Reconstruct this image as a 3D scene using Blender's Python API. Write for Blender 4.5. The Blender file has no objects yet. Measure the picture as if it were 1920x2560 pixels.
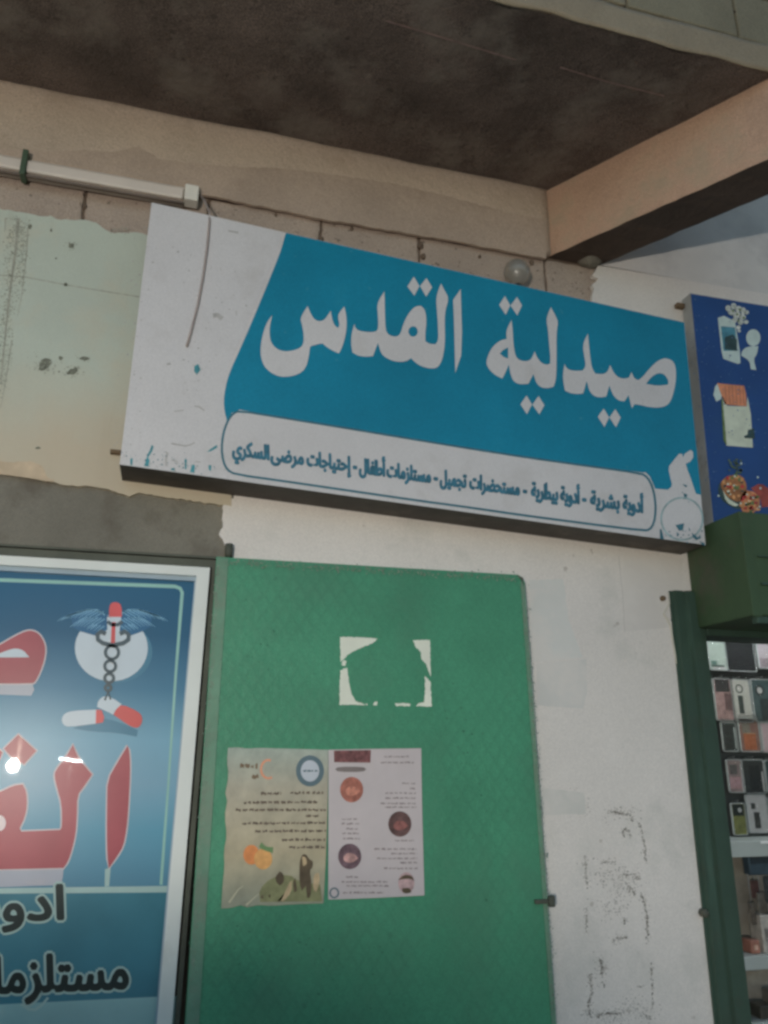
import bpy, bmesh, math, random
from mathutils import Vector, Matrix
from mathutils.geometry import tessellate_polygon
random.seed(7)
sc = bpy.context.scene
COL = sc.collection

# ------------------------------------------------------------------ camera
F, PITCH, YAW, ROLL = 1950.0, math.radians(17.4), math.radians(14.93), math.radians(-.31)
CAM = Vector((0, -2.3, 1.6))
_f = Vector((math.sin(YAW)*math.cos(PITCH), math.cos(YAW)*math.cos(PITCH), math.sin(PITCH)))
_r = Vector((math.cos(YAW), -math.sin(YAW), 0)); _d = _f.cross(_r)
R2 = math.cos(ROLL)*_r + math.sin(ROLL)*_d; D2 = -math.sin(ROLL)*_r + math.cos(ROLL)*_d
cd = bpy.data.cameras.new('camera'); cam = bpy.data.objects.new('camera', cd); COL.objects.link(cam)
cd.sensor_fit = 'VERTICAL'; cd.sensor_height = 36; cd.sensor_width = 27; cd.lens = 36*F/2560
cd.clip_start = .02; cd.clip_end = 500
cam.matrix_world = Matrix.Translation(CAM) @ Matrix((R2, -D2, -_f)).transposed().to_4x4()
sc.camera = cam

# ------------------------------------------------------------------ sky, faint late-dusk sun, exposure
w = bpy.data.worlds.new('World'); sc.world = w; w.use_nodes = True
nt = w.node_tree; bg = nt.nodes['Background']
sky = nt.nodes.new('ShaderNodeTexSky'); sky.sky_type = 'NISHITA'; sky.sun_disc = False
SUN_EL, SUN_AZ = math.radians(14), math.radians(10)
sky.sun_elevation = SUN_EL; sky.sun_rotation = SUN_AZ; sky.air_density = 1.0; sky.dust_density = 1.0
nt.links.new(sky.outputs[0], bg.inputs[0]); bg.inputs[1].default_value = .14
sl = bpy.data.lights.new('sun', 'SUN'); sl.energy = .06; sl.angle = math.radians(30); sl.color = (1, .9, .8)
so = bpy.data.objects.new('sun', sl); COL.objects.link(so); so.location = (-6, -14, 9)
so.rotation_euler = Vector((math.sin(SUN_AZ)*math.cos(SUN_EL), math.cos(SUN_AZ)*math.cos(SUN_EL), math.sin(SUN_EL))).to_track_quat('Z', 'Y').to_euler()
sc.view_settings.view_transform = 'Standard'; sc.view_settings.look = 'None'
sc.view_settings.gamma = 1; sc.view_settings.exposure = 0
BULB_W, TUBE_W, SHOP_W = 5500, 300, 75
sc.render.engine = 'CYCLES'; sc.cycles.caustics_reflective = False; sc.cycles.caustics_refractive = False
sc.cycles.filter_width = 2.9; sc.cycles.use_denoising = True; sc.cycles.max_bounces = 7

# ------------------------------------------------------------------ helpers
def P(x, y, Y=None, Z=None, X=None):
    """photo pixel -> world point on the plane it lies on"""
    d = R2*(x-960) + D2*(y-1280) + _f*F
    t = (Y-CAM.y)/d.y if Y is not None else (Z-CAM.z)/d.z if Z is not None else (X-CAM.x)/d.x
    return CAM + d*t
class Zm:                       # coordinates read in an enlarged crop of the photo
    def __init__(s, ox, oy, k): s.o = (ox, oy, k)
    def __call__(s, pts): return [(s.o[0]+a/s.o[2], s.o[1]+b/s.o[2]) for a, b in pts]
SRC = Zm(0, 0, 1)
def s2l(c): c /= 255; return c/12.92 if c <= .04045 else ((c+.055)/1.055)**2.4
def A(r, g, b, k=.5): return tuple(min(.85, s2l(c)/k) for c in (r, g, b))
MATS = {}
def M(name, col, rough=.75, var=.12, vs=6, bump=0, bs=70, coat=0, crough=.05, metal=0, spec=.4,
      dirt=None, streak=None, grain=.0, diamond=False, grad=None, emit=None, speck=None, zglow=None, trans=0):
    if name in MATS: return MATS[name]
    m = bpy.data.materials.new(name); m.use_nodes = True; MATS[name] = m
    N = m.node_tree.nodes; L = m.node_tree.links; b = N['Principled BSDF']
    tc = N.new('ShaderNodeTexCoord')
    def noise(scale, detail=5, sv=None, rg=.55):
        n = N.new('ShaderNodeTexNoise'); n.inputs['Scale'].default_value = scale
        n.inputs['Detail'].default_value = detail; n.inputs['Roughness'].default_value = rg
        if sv:
            mp = N.new('ShaderNodeMapping'); mp.inputs['Scale'].default_value = sv
            L.new(tc.outputs['Object'], mp.inputs[0]); L.new(mp.outputs[0], n.inputs[0])
        else: L.new(tc.outputs['Object'], n.inputs[0])
        return n.outputs[0]
    def rng(sock, a, b_, c, d):
        n = N.new('ShaderNodeMapRange'); L.new(sock, n.inputs[0])
        for i, v in enumerate((a, b_, c, d)): n.inputs[i+1].default_value = v
        return n.outputs[0]
    def mix(fac, c1, c2):
        n = N.new('ShaderNodeMix'); n.data_type = 'RGBA'
        if isinstance(fac, float): n.inputs[0].default_value = fac
        else: L.new(fac, n.inputs[0])
        for i, c in ((6, c1), (7, c2)):
            if isinstance(c, tuple): n.inputs[i].default_value = (*c, 1)
            else: L.new(c, n.inputs[i])
        return n.outputs[2]
    if grad:                    # printed colour gradient: list of (z, colour) in object space
        sx = N.new('ShaderNodeSeparateXYZ'); L.new(tc.outputs['Object'], sx.inputs[0])
        z0, z1 = grad[0][0], grad[-1][0]
        rp = N.new('ShaderNodeValToRGB'); L.new(rng(sx.outputs[2], z0, z1, 0, 1), rp.inputs[0])
        for i, (z, c) in enumerate(grad):
            e = rp.color_ramp.elements[i] if i < 2 else rp.color_ramp.elements.new(0)
        for i, (z, c) in enumerate(grad):
            e = rp.color_ramp.elements[i]; e.position = i/(len(grad)-1) if i in (0, len(grad)-1) else (z-z0)/(z1-z0)
        els = sorted(rp.color_ramp.elements, key=lambda e: e.position)
        for e, (z, c) in zip(els, grad): e.color = (*c, 1)
        c = rp.outputs[0]
        c = mix(rng(noise(vs), .3, .7, 0, var), c, (.02, .03, .04))
    else:
        lo = tuple(x*(1-var) for x in col); hi = tuple(min(.9, x*(1+var)) for x in col)
        c = mix(rng(noise(vs), .3, .7, 0, 1), lo, hi)
    if grain:
        g = noise(240, 3)
        n = N.new('ShaderNodeMix'); n.data_type = 'RGBA'; n.blend_type = 'MULTIPLY'; n.inputs[0].default_value = 1
        L.new(c, n.inputs[6]); mm = rng(g, .3, .7, 1-grain, 1+grain)
        cc = N.new('ShaderNodeCombineColor'); [L.new(mm, cc.inputs[i]) for i in range(3)]
        L.new(cc.outputs[0], n.inputs[7]); c = n.outputs[2]
    if dirt:                    # (colour, scale, threshold, strength)
        c = mix(rng(noise(dirt[1], 8, rg=.65), dirt[2], dirt[2]+.14, 0, dirt[3]), c, dirt[0])
    if streak:                  # (colour, threshold, strength) vertical runs
        c = mix(rng(noise(1, 5, (14, 14, 1.1)), streak[1], streak[1]+.15, 0, streak[2]), c, streak[0])
    if speck:
        c = mix(rng(noise(speck[1], 2, rg=.4), speck[2], speck[2]+.03, 0, speck[3]), c, speck[0])
    if zglow:                  # warm glow low down, painted into the colour: (colour, upper z, lower z, raggedness)
        sx = N.new('ShaderNodeSeparateXYZ'); L.new(tc.outputs['Object'], sx.inputs[0])
        ad = N.new('ShaderNodeMath'); ad.operation = 'MULTIPLY_ADD'; L.new(noise(3.5, 6), ad.inputs[0]); ad.inputs[1].default_value = zglow[3]*2; L.new(sx.outputs[2], ad.inputs[2])
        c = mix(rng(ad.outputs[0], zglow[1]+zglow[3], zglow[2]+zglow[3], 0, .85), c, zglow[0])
    b.inputs['Transmission Weight'].default_value = trans
    L.new(c, b.inputs['Base Color'])
    b.inputs['Roughness'].default_value = rough; b.inputs['Metallic'].default_value = metal
    b.inputs['Specular IOR Level'].default_value = spec
    b.inputs['Coat Weight'].default_value = coat; b.inputs['Coat Roughness'].default_value = crough
    if emit: b.inputs['Emission Color'].default_value = (*emit[0], 1); b.inputs['Emission Strength'].default_value = emit[1]
    if bump or diamond:
        h = noise(bs, 6)
        if diamond:
            hs = []
            for ang in (35, -35):
                wv = N.new('ShaderNodeTexWave'); wv.inputs['Scale'].default_value = 9
                mp = N.new('ShaderNodeMapping'); mp.inputs['Rotation'].default_value = (0, math.radians(ang), 0)
                L.new(tc.outputs['Object'], mp.inputs[0]); L.new(mp.outputs[0], wv.inputs[0]); hs.append(wv.outputs[1])
            mx = N.new('ShaderNodeMath'); mx.operation = 'MAXIMUM'; L.new(hs[0], mx.inputs[0]); L.new(hs[1], mx.inputs[1])
            ad = N.new('ShaderNodeMath'); ad.operation = 'MULTIPLY_ADD'; L.new(mx.outputs[0], ad.inputs[0])
            ad.inputs[1].default_value = .6; L.new(h, ad.inputs[2]); h = ad.outputs[0]
            ml_ = N.new('ShaderNodeMath'); ml_.operation = 'MULTIPLY'; L.new(rng(mx.outputs[0], .75, 1, 0, .14), ml_.inputs[0]); L.new(rng(noise(4), .35, .6, 0, 1), ml_.inputs[1])
            L.new(mix(ml_.outputs[0], c, tuple(x*.45 for x in col)), b.inputs['Base Color'])       # grime caught in the embossing
        bp = N.new('ShaderNodeBump'); bp.inputs['Strength'].default_value = bump; bp.inputs['Distance'].default_value = .01
        L.new(h, bp.inputs['Height']); L.new(bp.outputs[0], b.inputs['Normal'])
    return m

def tag(o, label=None, cat=None, group=None, kind=None):
    for k, v in (('label', label), ('category', cat), ('group', group), ('kind', kind)):
        if v: o[k] = v
    return o
BASE = {}
def thing(name, label, cat, base, group=None):
    o = bpy.data.objects.new(name, None); COL.objects.link(o); o.location = base; o.empty_display_size = .05
    BASE[o] = Vector(base); return tag(o, label, cat, group)
def obj(name, verts, faces, mat, parent=None, smooth=False, base=None):
    b = BASE[parent] if parent else Vector(base or (0, 0, 0))
    me = bpy.data.meshes.new(name); me.from_pydata([tuple(Vector(v)-b) for v in verts], [], faces)
    if isinstance(mat, list): [me.materials.append(x) for x in mat]
    else: me.materials.append(mat)
    me.update(); bm = bmesh.new(); bm.from_mesh(me); bmesh.ops.recalc_face_normals(bm, faces=bm.faces) if name not in FLAT else None
    bm.to_mesh(me); bm.free()
    o = bpy.data.objects.new(name, me); COL.objects.link(o); BASE[o] = b
    if parent: o.parent = parent
    else: o.location = b
    if smooth:
        for p in me.polygons: p.use_smooth = True
    return o
FLAT = set()
def boxv(a, b):
    (x0, y0, z0), (x1, y1, z1) = a, b
    v = [(x, y, z) for z in (z0, z1) for y in (y0, y1) for x in (x0, x1)]
    return v, [(0, 2, 3, 1), (4, 5, 7, 6), (0, 1, 5, 4), (2, 6, 7, 3), (0, 4, 6, 2), (1, 3, 7, 5)]
def box(name, a, b, mat, parent=None, bev=0, base=None):
    o = obj(name, *boxv(a, b), mat, parent, base=base)
    if bev:
        bm = bmesh.new(); bm.from_mesh(o.data); bmesh.ops.bevel(bm, geom=bm.edges[:], offset=bev, segments=2, affect='EDGES', profile=.5)
        bm.to_mesh(o.data); bm.free()
    return o
def area(p): return sum(p[i][0]*p[(i+1) % len(p)][1]-p[(i+1) % len(p)][0]*p[i][1] for i in range(len(p)))/2
def plate(name, loops, Y, th, mat, parent=None, base=None, bev=0):
    """px outline(s) laid on the plane Y and given the thickness th towards the wall; first loop outer, rest holes"""
    W = [[P(x, y, Y=Y) for x, y in l] for l in loops]
    return wplate(name, [[(p.x, p.z) for p in l] for l in W], Y, th, mat, parent, base)
def wplate(name, loops, Y, th, mat, parent=None, base=None):
    loops = [l if (area(l) > 0) == (i == 0) else l[::-1] for i, l in enumerate(loops)]
    flat = [p for l in loops for p in l]; n = len(flat)
    tri = tessellate_polygon([[Vector((a, b, 0)) for a, b in l] for l in loops])
    fr = []
    for t in tri:
        a, b, c = (flat[i] for i in t)
        cr = (b[0]-a[0])*(c[1]-a[1])-(b[1]-a[1])*(c[0]-a[0])
        if abs(cr) < 1e-12: continue
        fr.append(tuple(t) if cr > 0 else tuple(t[::-1]))     # facing -Y
    v = [(a, Y, b) for a, b in flat]; fc = list(fr)
    if th:
        v += [(a, Y+th, b) for a, b in flat]; fc += [tuple(i+n for i in t[::-1]) for t in fr]
        k = 0
        for l in loops:
            m = len(l)
            for i in range(m):
                a, b = k+i, k+(i+1) % m
                fc.append((a, a+n, b+n, b))
            k += m
    FLAT.add(name); o = obj(name, v, fc, mat, parent, base=base)
    return o
def soft(l, keep=55, it=2, closed=True):
    """round the gentle corners of a traced outline, keep the sharp ones"""
    for _ in range(it):
        o = []; n = len(l)
        for i in range(n):
            a, b, c = l[i-1], l[i], l[(i+1) % n]
            u = Vector((b[0]-a[0], b[1]-a[1])); v = Vector((c[0]-b[0], c[1]-b[1]))
            if u.length < 1e-6 or v.length < 1e-6: o.append(b); continue
            if math.degrees(u.angle(v)) > keep: o.append(b)
            else:
                o.append((b[0]*.75+a[0]*.25, b[1]*.75+a[1]*.25)); o.append((b[0]*.75+c[0]*.25, b[1]*.75+c[1]*.25))
        l = o
    return l
def rag(l, amp=3, step=14, seed=1):
    """break a line of px points into a crumbly edge"""
    rd = random.Random(seed); o = []
    for a, b in zip(l, l[1:]):
        n = max(1, int(math.hypot(b[0]-a[0], b[1]-a[1])/step)); o.append(a)
        for i in range(1, n):
            t = i/n; o.append((a[0]+(b[0]-a[0])*t+rd.uniform(-amp, amp), a[1]+(b[1]-a[1])*t+rd.uniform(-amp, amp)))
    return o+[l[-1]]
def disc(cx, cy, rx, ry=None, n=28, a0=0, a1=360):
    ry = ry or rx; full = a1-a0 >= 360
    return [(cx+rx*math.cos(math.radians(a0+(a1-a0)*i/(n if full else n-1))), cy+ry*math.sin(math.radians(a0+(a1-a0)*i/(n if full else n-1)))) for i in range(n)]
def stroke(pts, wd, taper=False):
    """px polyline -> outline of given width"""
    L_, R_ = [], []
    for i, p in enumerate(pts):
        a, b = pts[max(0, i-1)], pts[min(len(pts)-1, i+1)]
        dx, dy = b[0]-a[0], b[1]-a[1]; q = math.hypot(dx, dy) or 1
        h = wd/2*(1-.7*i/(len(pts)-1) if taper else 1)
        L_.append((p[0]-dy/q*h, p[1]+dx/q*h)); R_.append((p[0]+dy/q*h, p[1]-dx/q*h))
    return L_+R_[::-1]
def merge_plates(name, polys, Y, mat, parent):
    """several small flat printed marks of one print as one part"""
    v, f = [], []
    for pl in polys:
        loops = pl if isinstance(pl[0], list) else [pl]
        W = [[(lambda q: (q.x, q.z))(P(x, y, Y=Y)) for x, y in l] for l in loops]
        flat = [p for l in W for p in l]; k = len(v)
        for t in tessellate_polygon([[Vector((a, b, 0)) for a, b in l] for l in W]):
            a, b, c = (flat[i] for i in t)
            cr = (b[0]-a[0])*(c[1]-a[1])-(b[1]-a[1])*(c[0]-a[0])
            if abs(cr) < 1e-13: continue
            f.append(tuple(k+i for i in (t if cr > 0 else t[::-1])))
        v += [(a, Y, b) for a, b in flat]
    FLAT.add(name); return tag(obj(name, v, f, mat, parent), kind='stuff')
def smear(name, strokes, Y, mat, par, dens=.06, size=1.6, seed=1):
    """grainy rubbed marks: many tiny irregular flecks strewn along px strokes"""
    rd = random.Random(seed); out = []
    for pts, wd in strokes:
        for a, b in zip(pts, pts[1:]):
            L_ = math.hypot(b[0]-a[0], b[1]-a[1]); n = max(2, int(L_*wd*dens))
            for _ in range(n):
                t = rd.random(); x = a[0]+(b[0]-a[0])*t+rd.gauss(0, wd*.32); y = a[1]+(b[1]-a[1])*t+rd.gauss(0, wd*.32)
                rr = size*rd.uniform(.4, 1.3); e = rd.uniform(.6, 1.7); k0 = rd.random()*6
                out.append([(x+rr*e*math.cos(k0+q*1.05)*rd.uniform(.6, 1.2), y+rr*math.sin(k0+q*1.05)*rd.uniform(.6, 1.2)) for q in range(6)])
    # spread over thin layers so that no two flecks share a plane
    o = merge_plates(name, out, Y, mat, par)
    for i, v in enumerate(o.data.vertices): v.co.y -= .000004*((i//6) % 60)
    return o
def tube(name, pts, r, mat, parent=None, n=8, base=None):
    v, f = [], []; pts = [Vector(p) for p in pts]
    for i, p in enumerate(pts):
        t = (pts[min(i+1, len(pts)-1)]-pts[max(i-1, 0)]).normalized()
        a = t.orthogonal().normalized() if i == 0 else (a-t*a.dot(t)).normalized()
        b = t.cross(a)
        for k in range(n): v.append(p+(a*math.cos(2*math.pi*k/n)+b*math.sin(2*math.pi*k/n))*r)
        if i:
            for k in range(n): f.append(((i-1)*n+k, (i-1)*n+(k+1) % n, i*n+(k+1) % n, i*n+k))
    f.append(tuple(range(n))[::-1]); f.append(tuple((len(pts)-1)*n+k for k in range(n)))
    return obj(name, v, f, mat, parent, True, base)
def lathe(name, prof, c, mat, parent=None, n=24, base=None, axis='Z'):
    v, f = [], []; c = Vector(c)
    for r, z in prof:
        for k in range(n):
            a = 2*math.pi*k/n; p = (r*math.cos(a), r*math.sin(a), z)
            v.append(c+Vector(p if axis == 'Z' else (p[0], p[2], p[1]) if axis == 'Y' else (p[2], p[0], p[1])))
    for i in range(len(prof)-1):
        for k in range(n): f.append((i*n+k, i*n+(k+1) % n, (i+1)*n+(k+1) % n, (i+1)*n+k))
    f.append(tuple(range(n))); f.append(tuple((len(prof)-1)*n+k for k in range(n)))
    return obj(name, v, f, mat, parent, True, base)
# Arabic lettering: contextual forms in visual order
_T = {}
for _c, _k in (('أ', 0xFE83), ('إ', 0xFE87), ('ا', 0xFE8D), ('ة', 0xFE93), ('د', 0xFEA9), ('ر', 0xFEAD), ('ز', 0xFEAF), ('و', 0xFEED), ('ى', 0xFEEF)): _T[_c] = (_k, 2)
for _c, _k in (('ب', 0xFE8F), ('ت', 0xFE95), ('ج', 0xFE9D), ('ح', 0xFEA1), ('س', 0xFEB1), ('ش', 0xFEB5), ('ض', 0xFEBD), ('ط', 0xFEC1), ('ف', 0xFED1), ('ك', 0xFED9), ('ل', 0xFEDD), ('م', 0xFEE1), ('ي', 0xFEF1)): _T[_c] = (_k, 4)
def shape_ar(s):
    o = ''
    for i, ch in enumerate(s):
        if ch not in _T: o += ch; continue
        k, n = _T[ch]; prev = i > 0 and s[i-1] in _T and _T[s[i-1]][1] == 4
        nxt = n == 4 and i+1 < len(s) and s[i+1] in _T
        o += chr(k + (3 if prev and nxt else 1 if prev else 2 if nxt else 0))
    return o[::-1]
def text_tris(s, off):
    c = bpy.data.curves.new('t', 'FONT'); c.body = shape_ar(s); c.offset = off; c.resolution_u = 3; c.fill_mode = 'FRONT'
    o = bpy.data.objects.new('t', c); COL.objects.link(o); bpy.context.view_layer.update()
    me = o.to_mesh(); me.calc_loop_triangles()
    v = [p.co.copy() for p in me.vertices]; f = [tuple(t.vertices) for t in me.loop_triangles]
    o.to_mesh_clear(); bpy.data.objects.remove(o); bpy.data.curves.remove(c); return v, f
def text_px(name, s, L_, R_, em, Y, mat, parent, off=.02, dirs=6):
    """text whose baseline runs from px L_ to px R_, em px high, printed on plane Y; off thickens the strokes"""
    v, f = text_tris(s, 0); x0, x1 = min(p.x for p in v), max(p.x for p in v)
    par = list(range(len(v)))
    def root(i):
        while par[i] != i: par[i] = par[par[i]]; i = par[i]
        return i
    for t in f: par[root(t[0])] = root(t[1]); par[root(t[1])] = root(t[2])
    ids = {}; lay = [ids.setdefault(root(i), len(ids)) for i in range(len(v))]
    out, fc = [], []
    for q in range(dirs if off else 1):
        a = 2*math.pi*q/dirs; dx, dy = (math.cos(a)*off*em, math.sin(a)*off*em) if off else (0, 0); k0 = len(out)
        for p, l in zip(v, lay):
            t = (p.x-x0)/(x1-x0)
            w_ = P(L_[0]+(R_[0]-L_[0])*t+dx, L_[1]+(R_[1]-L_[1])*t-p.y*em+dy, Y=Y-.00001*l-.00014*q); out.append(w_)
        for t in f:
            a_, b_, c_ = (out[k0+i] for i in t); t = tuple(k0+i for i in t)
            fc.append(t if (b_.x-a_.x)*(c_.z-a_.z)-(b_.z-a_.z)*(c_.x-a_.x) > 0 else t[::-1])
    FLAT.add(name); return obj(name, out, fc, mat, parent)

# ------------------------------------------------------------------ materials
concrete = M('concrete_tan', A(142, 129, 116), .9, .1, 3, .6, 45, dirt=(A(116, 102, 88), 4, .54, .5), grain=.2)
concrete_warm = M('concrete_ochre', A(147, 121, 103), .9, .12, 5, .6, 45, dirt=(A(132, 118, 100), 5, .5, .7), grain=.18)
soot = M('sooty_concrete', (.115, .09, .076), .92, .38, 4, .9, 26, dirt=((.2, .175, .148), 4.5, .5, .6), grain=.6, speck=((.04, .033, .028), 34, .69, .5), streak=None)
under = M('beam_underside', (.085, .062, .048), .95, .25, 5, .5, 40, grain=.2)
blockm = M('concrete_block', A(128, 116, 106), .95, .12, 5, .5, 80, grain=.2, speck=((.05, .04, .035), 60, .68, .5))
blockm2 = M('facade_block', A(100, 95, 80), .95, .12, 5, .5, 80, grain=.2)
facadem = M('facade_concrete', A(112, 103, 88), .95, .12, 5, .4, 60, grain=.15)
mortar = M('mortar_joint', A(84, 72, 62), .95, .2, 12, .5, 60)
lintelm = M('grey_cement', A(92, 89, 81), .95, .15, 4, .45, 45, dirt=(A(70, 64, 56), 6, .5, .6), grain=.12)
greywall = M('grey_render', (.72, .69, .65), .9, .08, 4, .25, 50, dirt=((.5, .48, .46), 3, .5, .5))
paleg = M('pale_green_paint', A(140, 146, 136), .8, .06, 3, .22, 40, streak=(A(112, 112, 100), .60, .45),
          dirt=(A(150, 140, 122), 2.2, .52, .5), grain=.05, zglow=(A(148, 136, 118), 2.62, 2.28, .22))  # beige towards the bottom paints in the warm lamp glow
whitep = M('white_wall_paint', A(168, 163, 158), .75, .05, 2.5, .18, 45, dirt=(A(140, 140, 134), 3, .54, .45), grain=.08, speck=(A(120, 112, 104), 22, .74, .5))
plas_edge = M('raw_plaster', A(150, 135, 115), .95, .15, 20, .4, 60)
darkstain = M('dark_stain', A(84, 86, 76), .9, .3, 60)
scuff = M('pencil_scuff', A(124, 120, 115), .9, .25, 80)
signw = M('sign_vinyl_white', A(153, 151, 151), .5, .05, 3, spec=.3, dirt=(A(134, 130, 127), 4, .56, .4), grain=.07)
teal = M('sign_vinyl_teal', A(11, 95, 118), .45, .12, 3, spec=.3, dirt=(A(40, 105, 118), 3, .6, .35), speck=(A(70, 120, 128), 30, .72, .25), grain=.1)
tealline = M('sign_print_teal', A(42, 82, 94), .5, .15, 30)
tealtext = M('sign_print_text', A(42, 84, 100), .5, .3, 60)
tealpale = M('sign_print_faded', A(110, 130, 132), .5, .3, 40)
signdark = M('sign_casing_dark', A(60, 56, 52), .7, .25, 8, .2, 40, metal=.2, dirt=(A(95, 88, 80), 6, .55, .5))
alu = M('aluminium_grey', A(128, 130, 130), .5, .12, 8, metal=.3, dirt=(A(95, 90, 84), 9, .55, .5))
framew = M('white_frame_paint', A(165, 168, 164), .45, .05, 6, spec=.4, dirt=(A(140, 140, 128), 5, .55, .4))
framed = M('dark_frame', A(62, 64, 56), .7, .2, 10, .2)
greend = M('green_door_paint', A(53, 108, 83), .5, .14, 3.5, .08, 90, spec=.35, diamond=True, dirt=(A(58, 98, 78), 2.4, .5, .5), speck=(A(44, 84, 66), 26, .73, .4), grain=.12)
greenedge = M('green_door_edge', A(78, 108, 90), .6, .15, 12, .2, 60, dirt=(A(95, 100, 88), 8, .5, .5))
greendk = M('dark_green_paint', A(41, 57, 48), .6, .15, 6, .25, 50, streak=(A(66, 90, 78), .58, .5), dirt=(A(48, 52, 44), 5, .55, .6))
greenbox = M('olive_green_paint', A(46, 62, 42), .65, .18, 5, .25, 40, dirt=(A(62, 58, 50), 4, .55, .6))
black = M('black_plastic', (.012, .013, .014), .35, .1, 10, coat=.3)
rust = M('rusty_steel', A(82, 68, 52), .8, .25, 40, .3)
cablem = M('grey_cable', A(124, 114, 110), .6, .15, 20)
cablew = M('white_cable', A(150, 148, 138), .6, .1, 20)
paper = M('flyer_paper_white', A(150, 142, 142), .55, .05, 10, .12, 30, coat=.1, crough=.3)
torn = M('torn_paper', A(172, 176, 162), .8, .06, 12)
ink = M('flyer_ink', A(80, 70, 60), .7, .3, 60)
inkg = M('flyer_ink_grey', A(116, 106, 106), .7, .2, 60)

# ------------------------------------------------------------------ ground and street
gm = M('street_asphalt', (.06, .055, .05), .95, .25, .7, .5, 25, dirt=((.16, .13, .1), .8, .5, .5), grain=.2)
tag(obj('ground', [(-60, -90, 0), (60, -90, 0), (60, 30, 0), (-60, 30, 0)], [(0, 1, 2, 3)], gm), kind='structure')
tag(box('pavement', (-6, -1.5, -.02), (6, 0.02, .13), M('pavement_concrete', A(120, 112, 102), .95, .12, 3, .4, 40, grain=.15), base=(0, 0, 0)), kind='structure')

# ------------------------------------------------------------------ building
bld = thing('shop_building', 'concrete block shop building with sooty soffit, plastered walls and tan beams', 'building', (0, 0, .13))
ZC, ZB = 3.722, 3.425           # soffit, underside of the beams
XR = 1.705                      # left side of the neighbouring shop's opening
box('wall', (-4.5, .014, .13), (1.64, .25, 3.45), mortar, bld)
box('wall', (1.64, .035, 2.33), (4.5, .25, 5.2), greywall, bld)
box('wall', (3.9, .035, .13), (4.5, .25, 2.33), greywall, bld)
# grey render right of the oblique beam, above the white strip
wplate('grey_render', [[(1.47, ZB+.004), (4.4, ZB+.004), (4.4, 5.1), (1.30, 5.1), (1.30, ZC+.1), (1.47, ZC+.1)]], .002, .03, greywall, bld)
# long wall beam with an uneven lower arris
def prism(name, poly, z0, z1, mat, parent):
    n = len(poly); v = [(x, y, z0) for x, y in poly]+[(x, y, z1) for x, y in poly]
    f = [tuple(range(n))[::-1], tuple(range(n, 2*n))]+[(i, (i+1) % n, n+(i+1) % n, n+i) for i in range(n)]
    return obj(name, v, f, mat, parent)
def roughen(o, cuts, amp, seed=0, scale=9):
    from mathutils import noise as mn
    bm = bmesh.new(); bm.from_mesh(o.data)
    for c in cuts:
        bmesh.ops.subdivide_edges(bm, edges=[e for e in bm.edges if e.calc_length() > c], cuts=max(1, int(max((e.calc_length() for e in bm.edges))/c)), use_grid_fill=True)
    for v in bm.verts:
        q = (v.co+Vector((seed, seed*1.7, 0)))*scale
        v.co += Vector((mn.noise(q), mn.noise(q+Vector((7, 3, 1))), mn.noise(q+Vector((1, 9, 5)))))*amp
    bm.to_mesh(o.data); bm.free(); o.data.update()
def grid_slab(name, xs, zs, Y0, Y1, mat, parent, amp=.004, seed=0):
    """wall-parallel slab with a finely cut, slightly uneven front"""
    from mathutils import noise as mn
    nx, nz = len(xs), len(zs); v, f = [], []
    for z in zs:
        for x in xs:
            q = Vector((x*7+seed, z*7, seed)); e = Vector((x*3.1+seed, z*3, 1.3))
            v.append((x, Y0+amp*mn.noise(q)+amp*1.5*mn.noise(e), z+(amp*1.6*mn.noise(q+Vector((9, 0, 0))) if z in (zs[0], zs[-1]) else 0)))
    for j in range(nz-1):
        for i in range(nx-1): a = j*nx+i; f.append((a, a+1, a+nx+1, a+nx))
    k = len(v); rim = [i for i in range(nx)]+[j*nx+nx-1 for j in range(1, nz)]+[(nz-1)*nx+i for i in range(nx-2, -1, -1)]+[j*nx for j in range(nz-2, 0, -1)]
    v += [(v[i][0], Y1, v[i][2]) for i in rim]; m = len(rim)
    for i in range(m): f.append((rim[i], k+i, k+(i+1) % m, rim[(i+1) % m]))
    f.append(tuple(range(k, k+m)))
    return obj(name, v, f, mat, parent, True)
def lin(a, b, n): return [a+(b-a)*i/n for i in range(n+1)]
grid_slab('wall_beam', lin(-4.5, 1.262, 150), lin(ZB, ZC+.02, 8), -.012, .03, concrete, bld, .004)
Zb = Zm(0, 0, 1.728)
sk = rag(Zb([(-500, 560), (0, 640), (220, 655), (350, 648), (500, 655), (600, 632), (700, 690), (900, 712), (1100, 722), (1250, 728), (1500, 762), (1700, 792), (1950, 850), (2180, 915), (2355, 950)]), 2.0, 12, 31)
plate('plaster_skim', [sk+rag([(1366, 646), (1100, 596), (803, 546), (521, 488), (212, 428), (-300, 330)], 1.5, 16, 32)], -.0225, .012, M('beam_skim', A(132, 118, 106), .92, .1, 4, .5, 40, dirt=(A(108, 94, 82), 5, .55, .5), grain=.15), bld)
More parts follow.
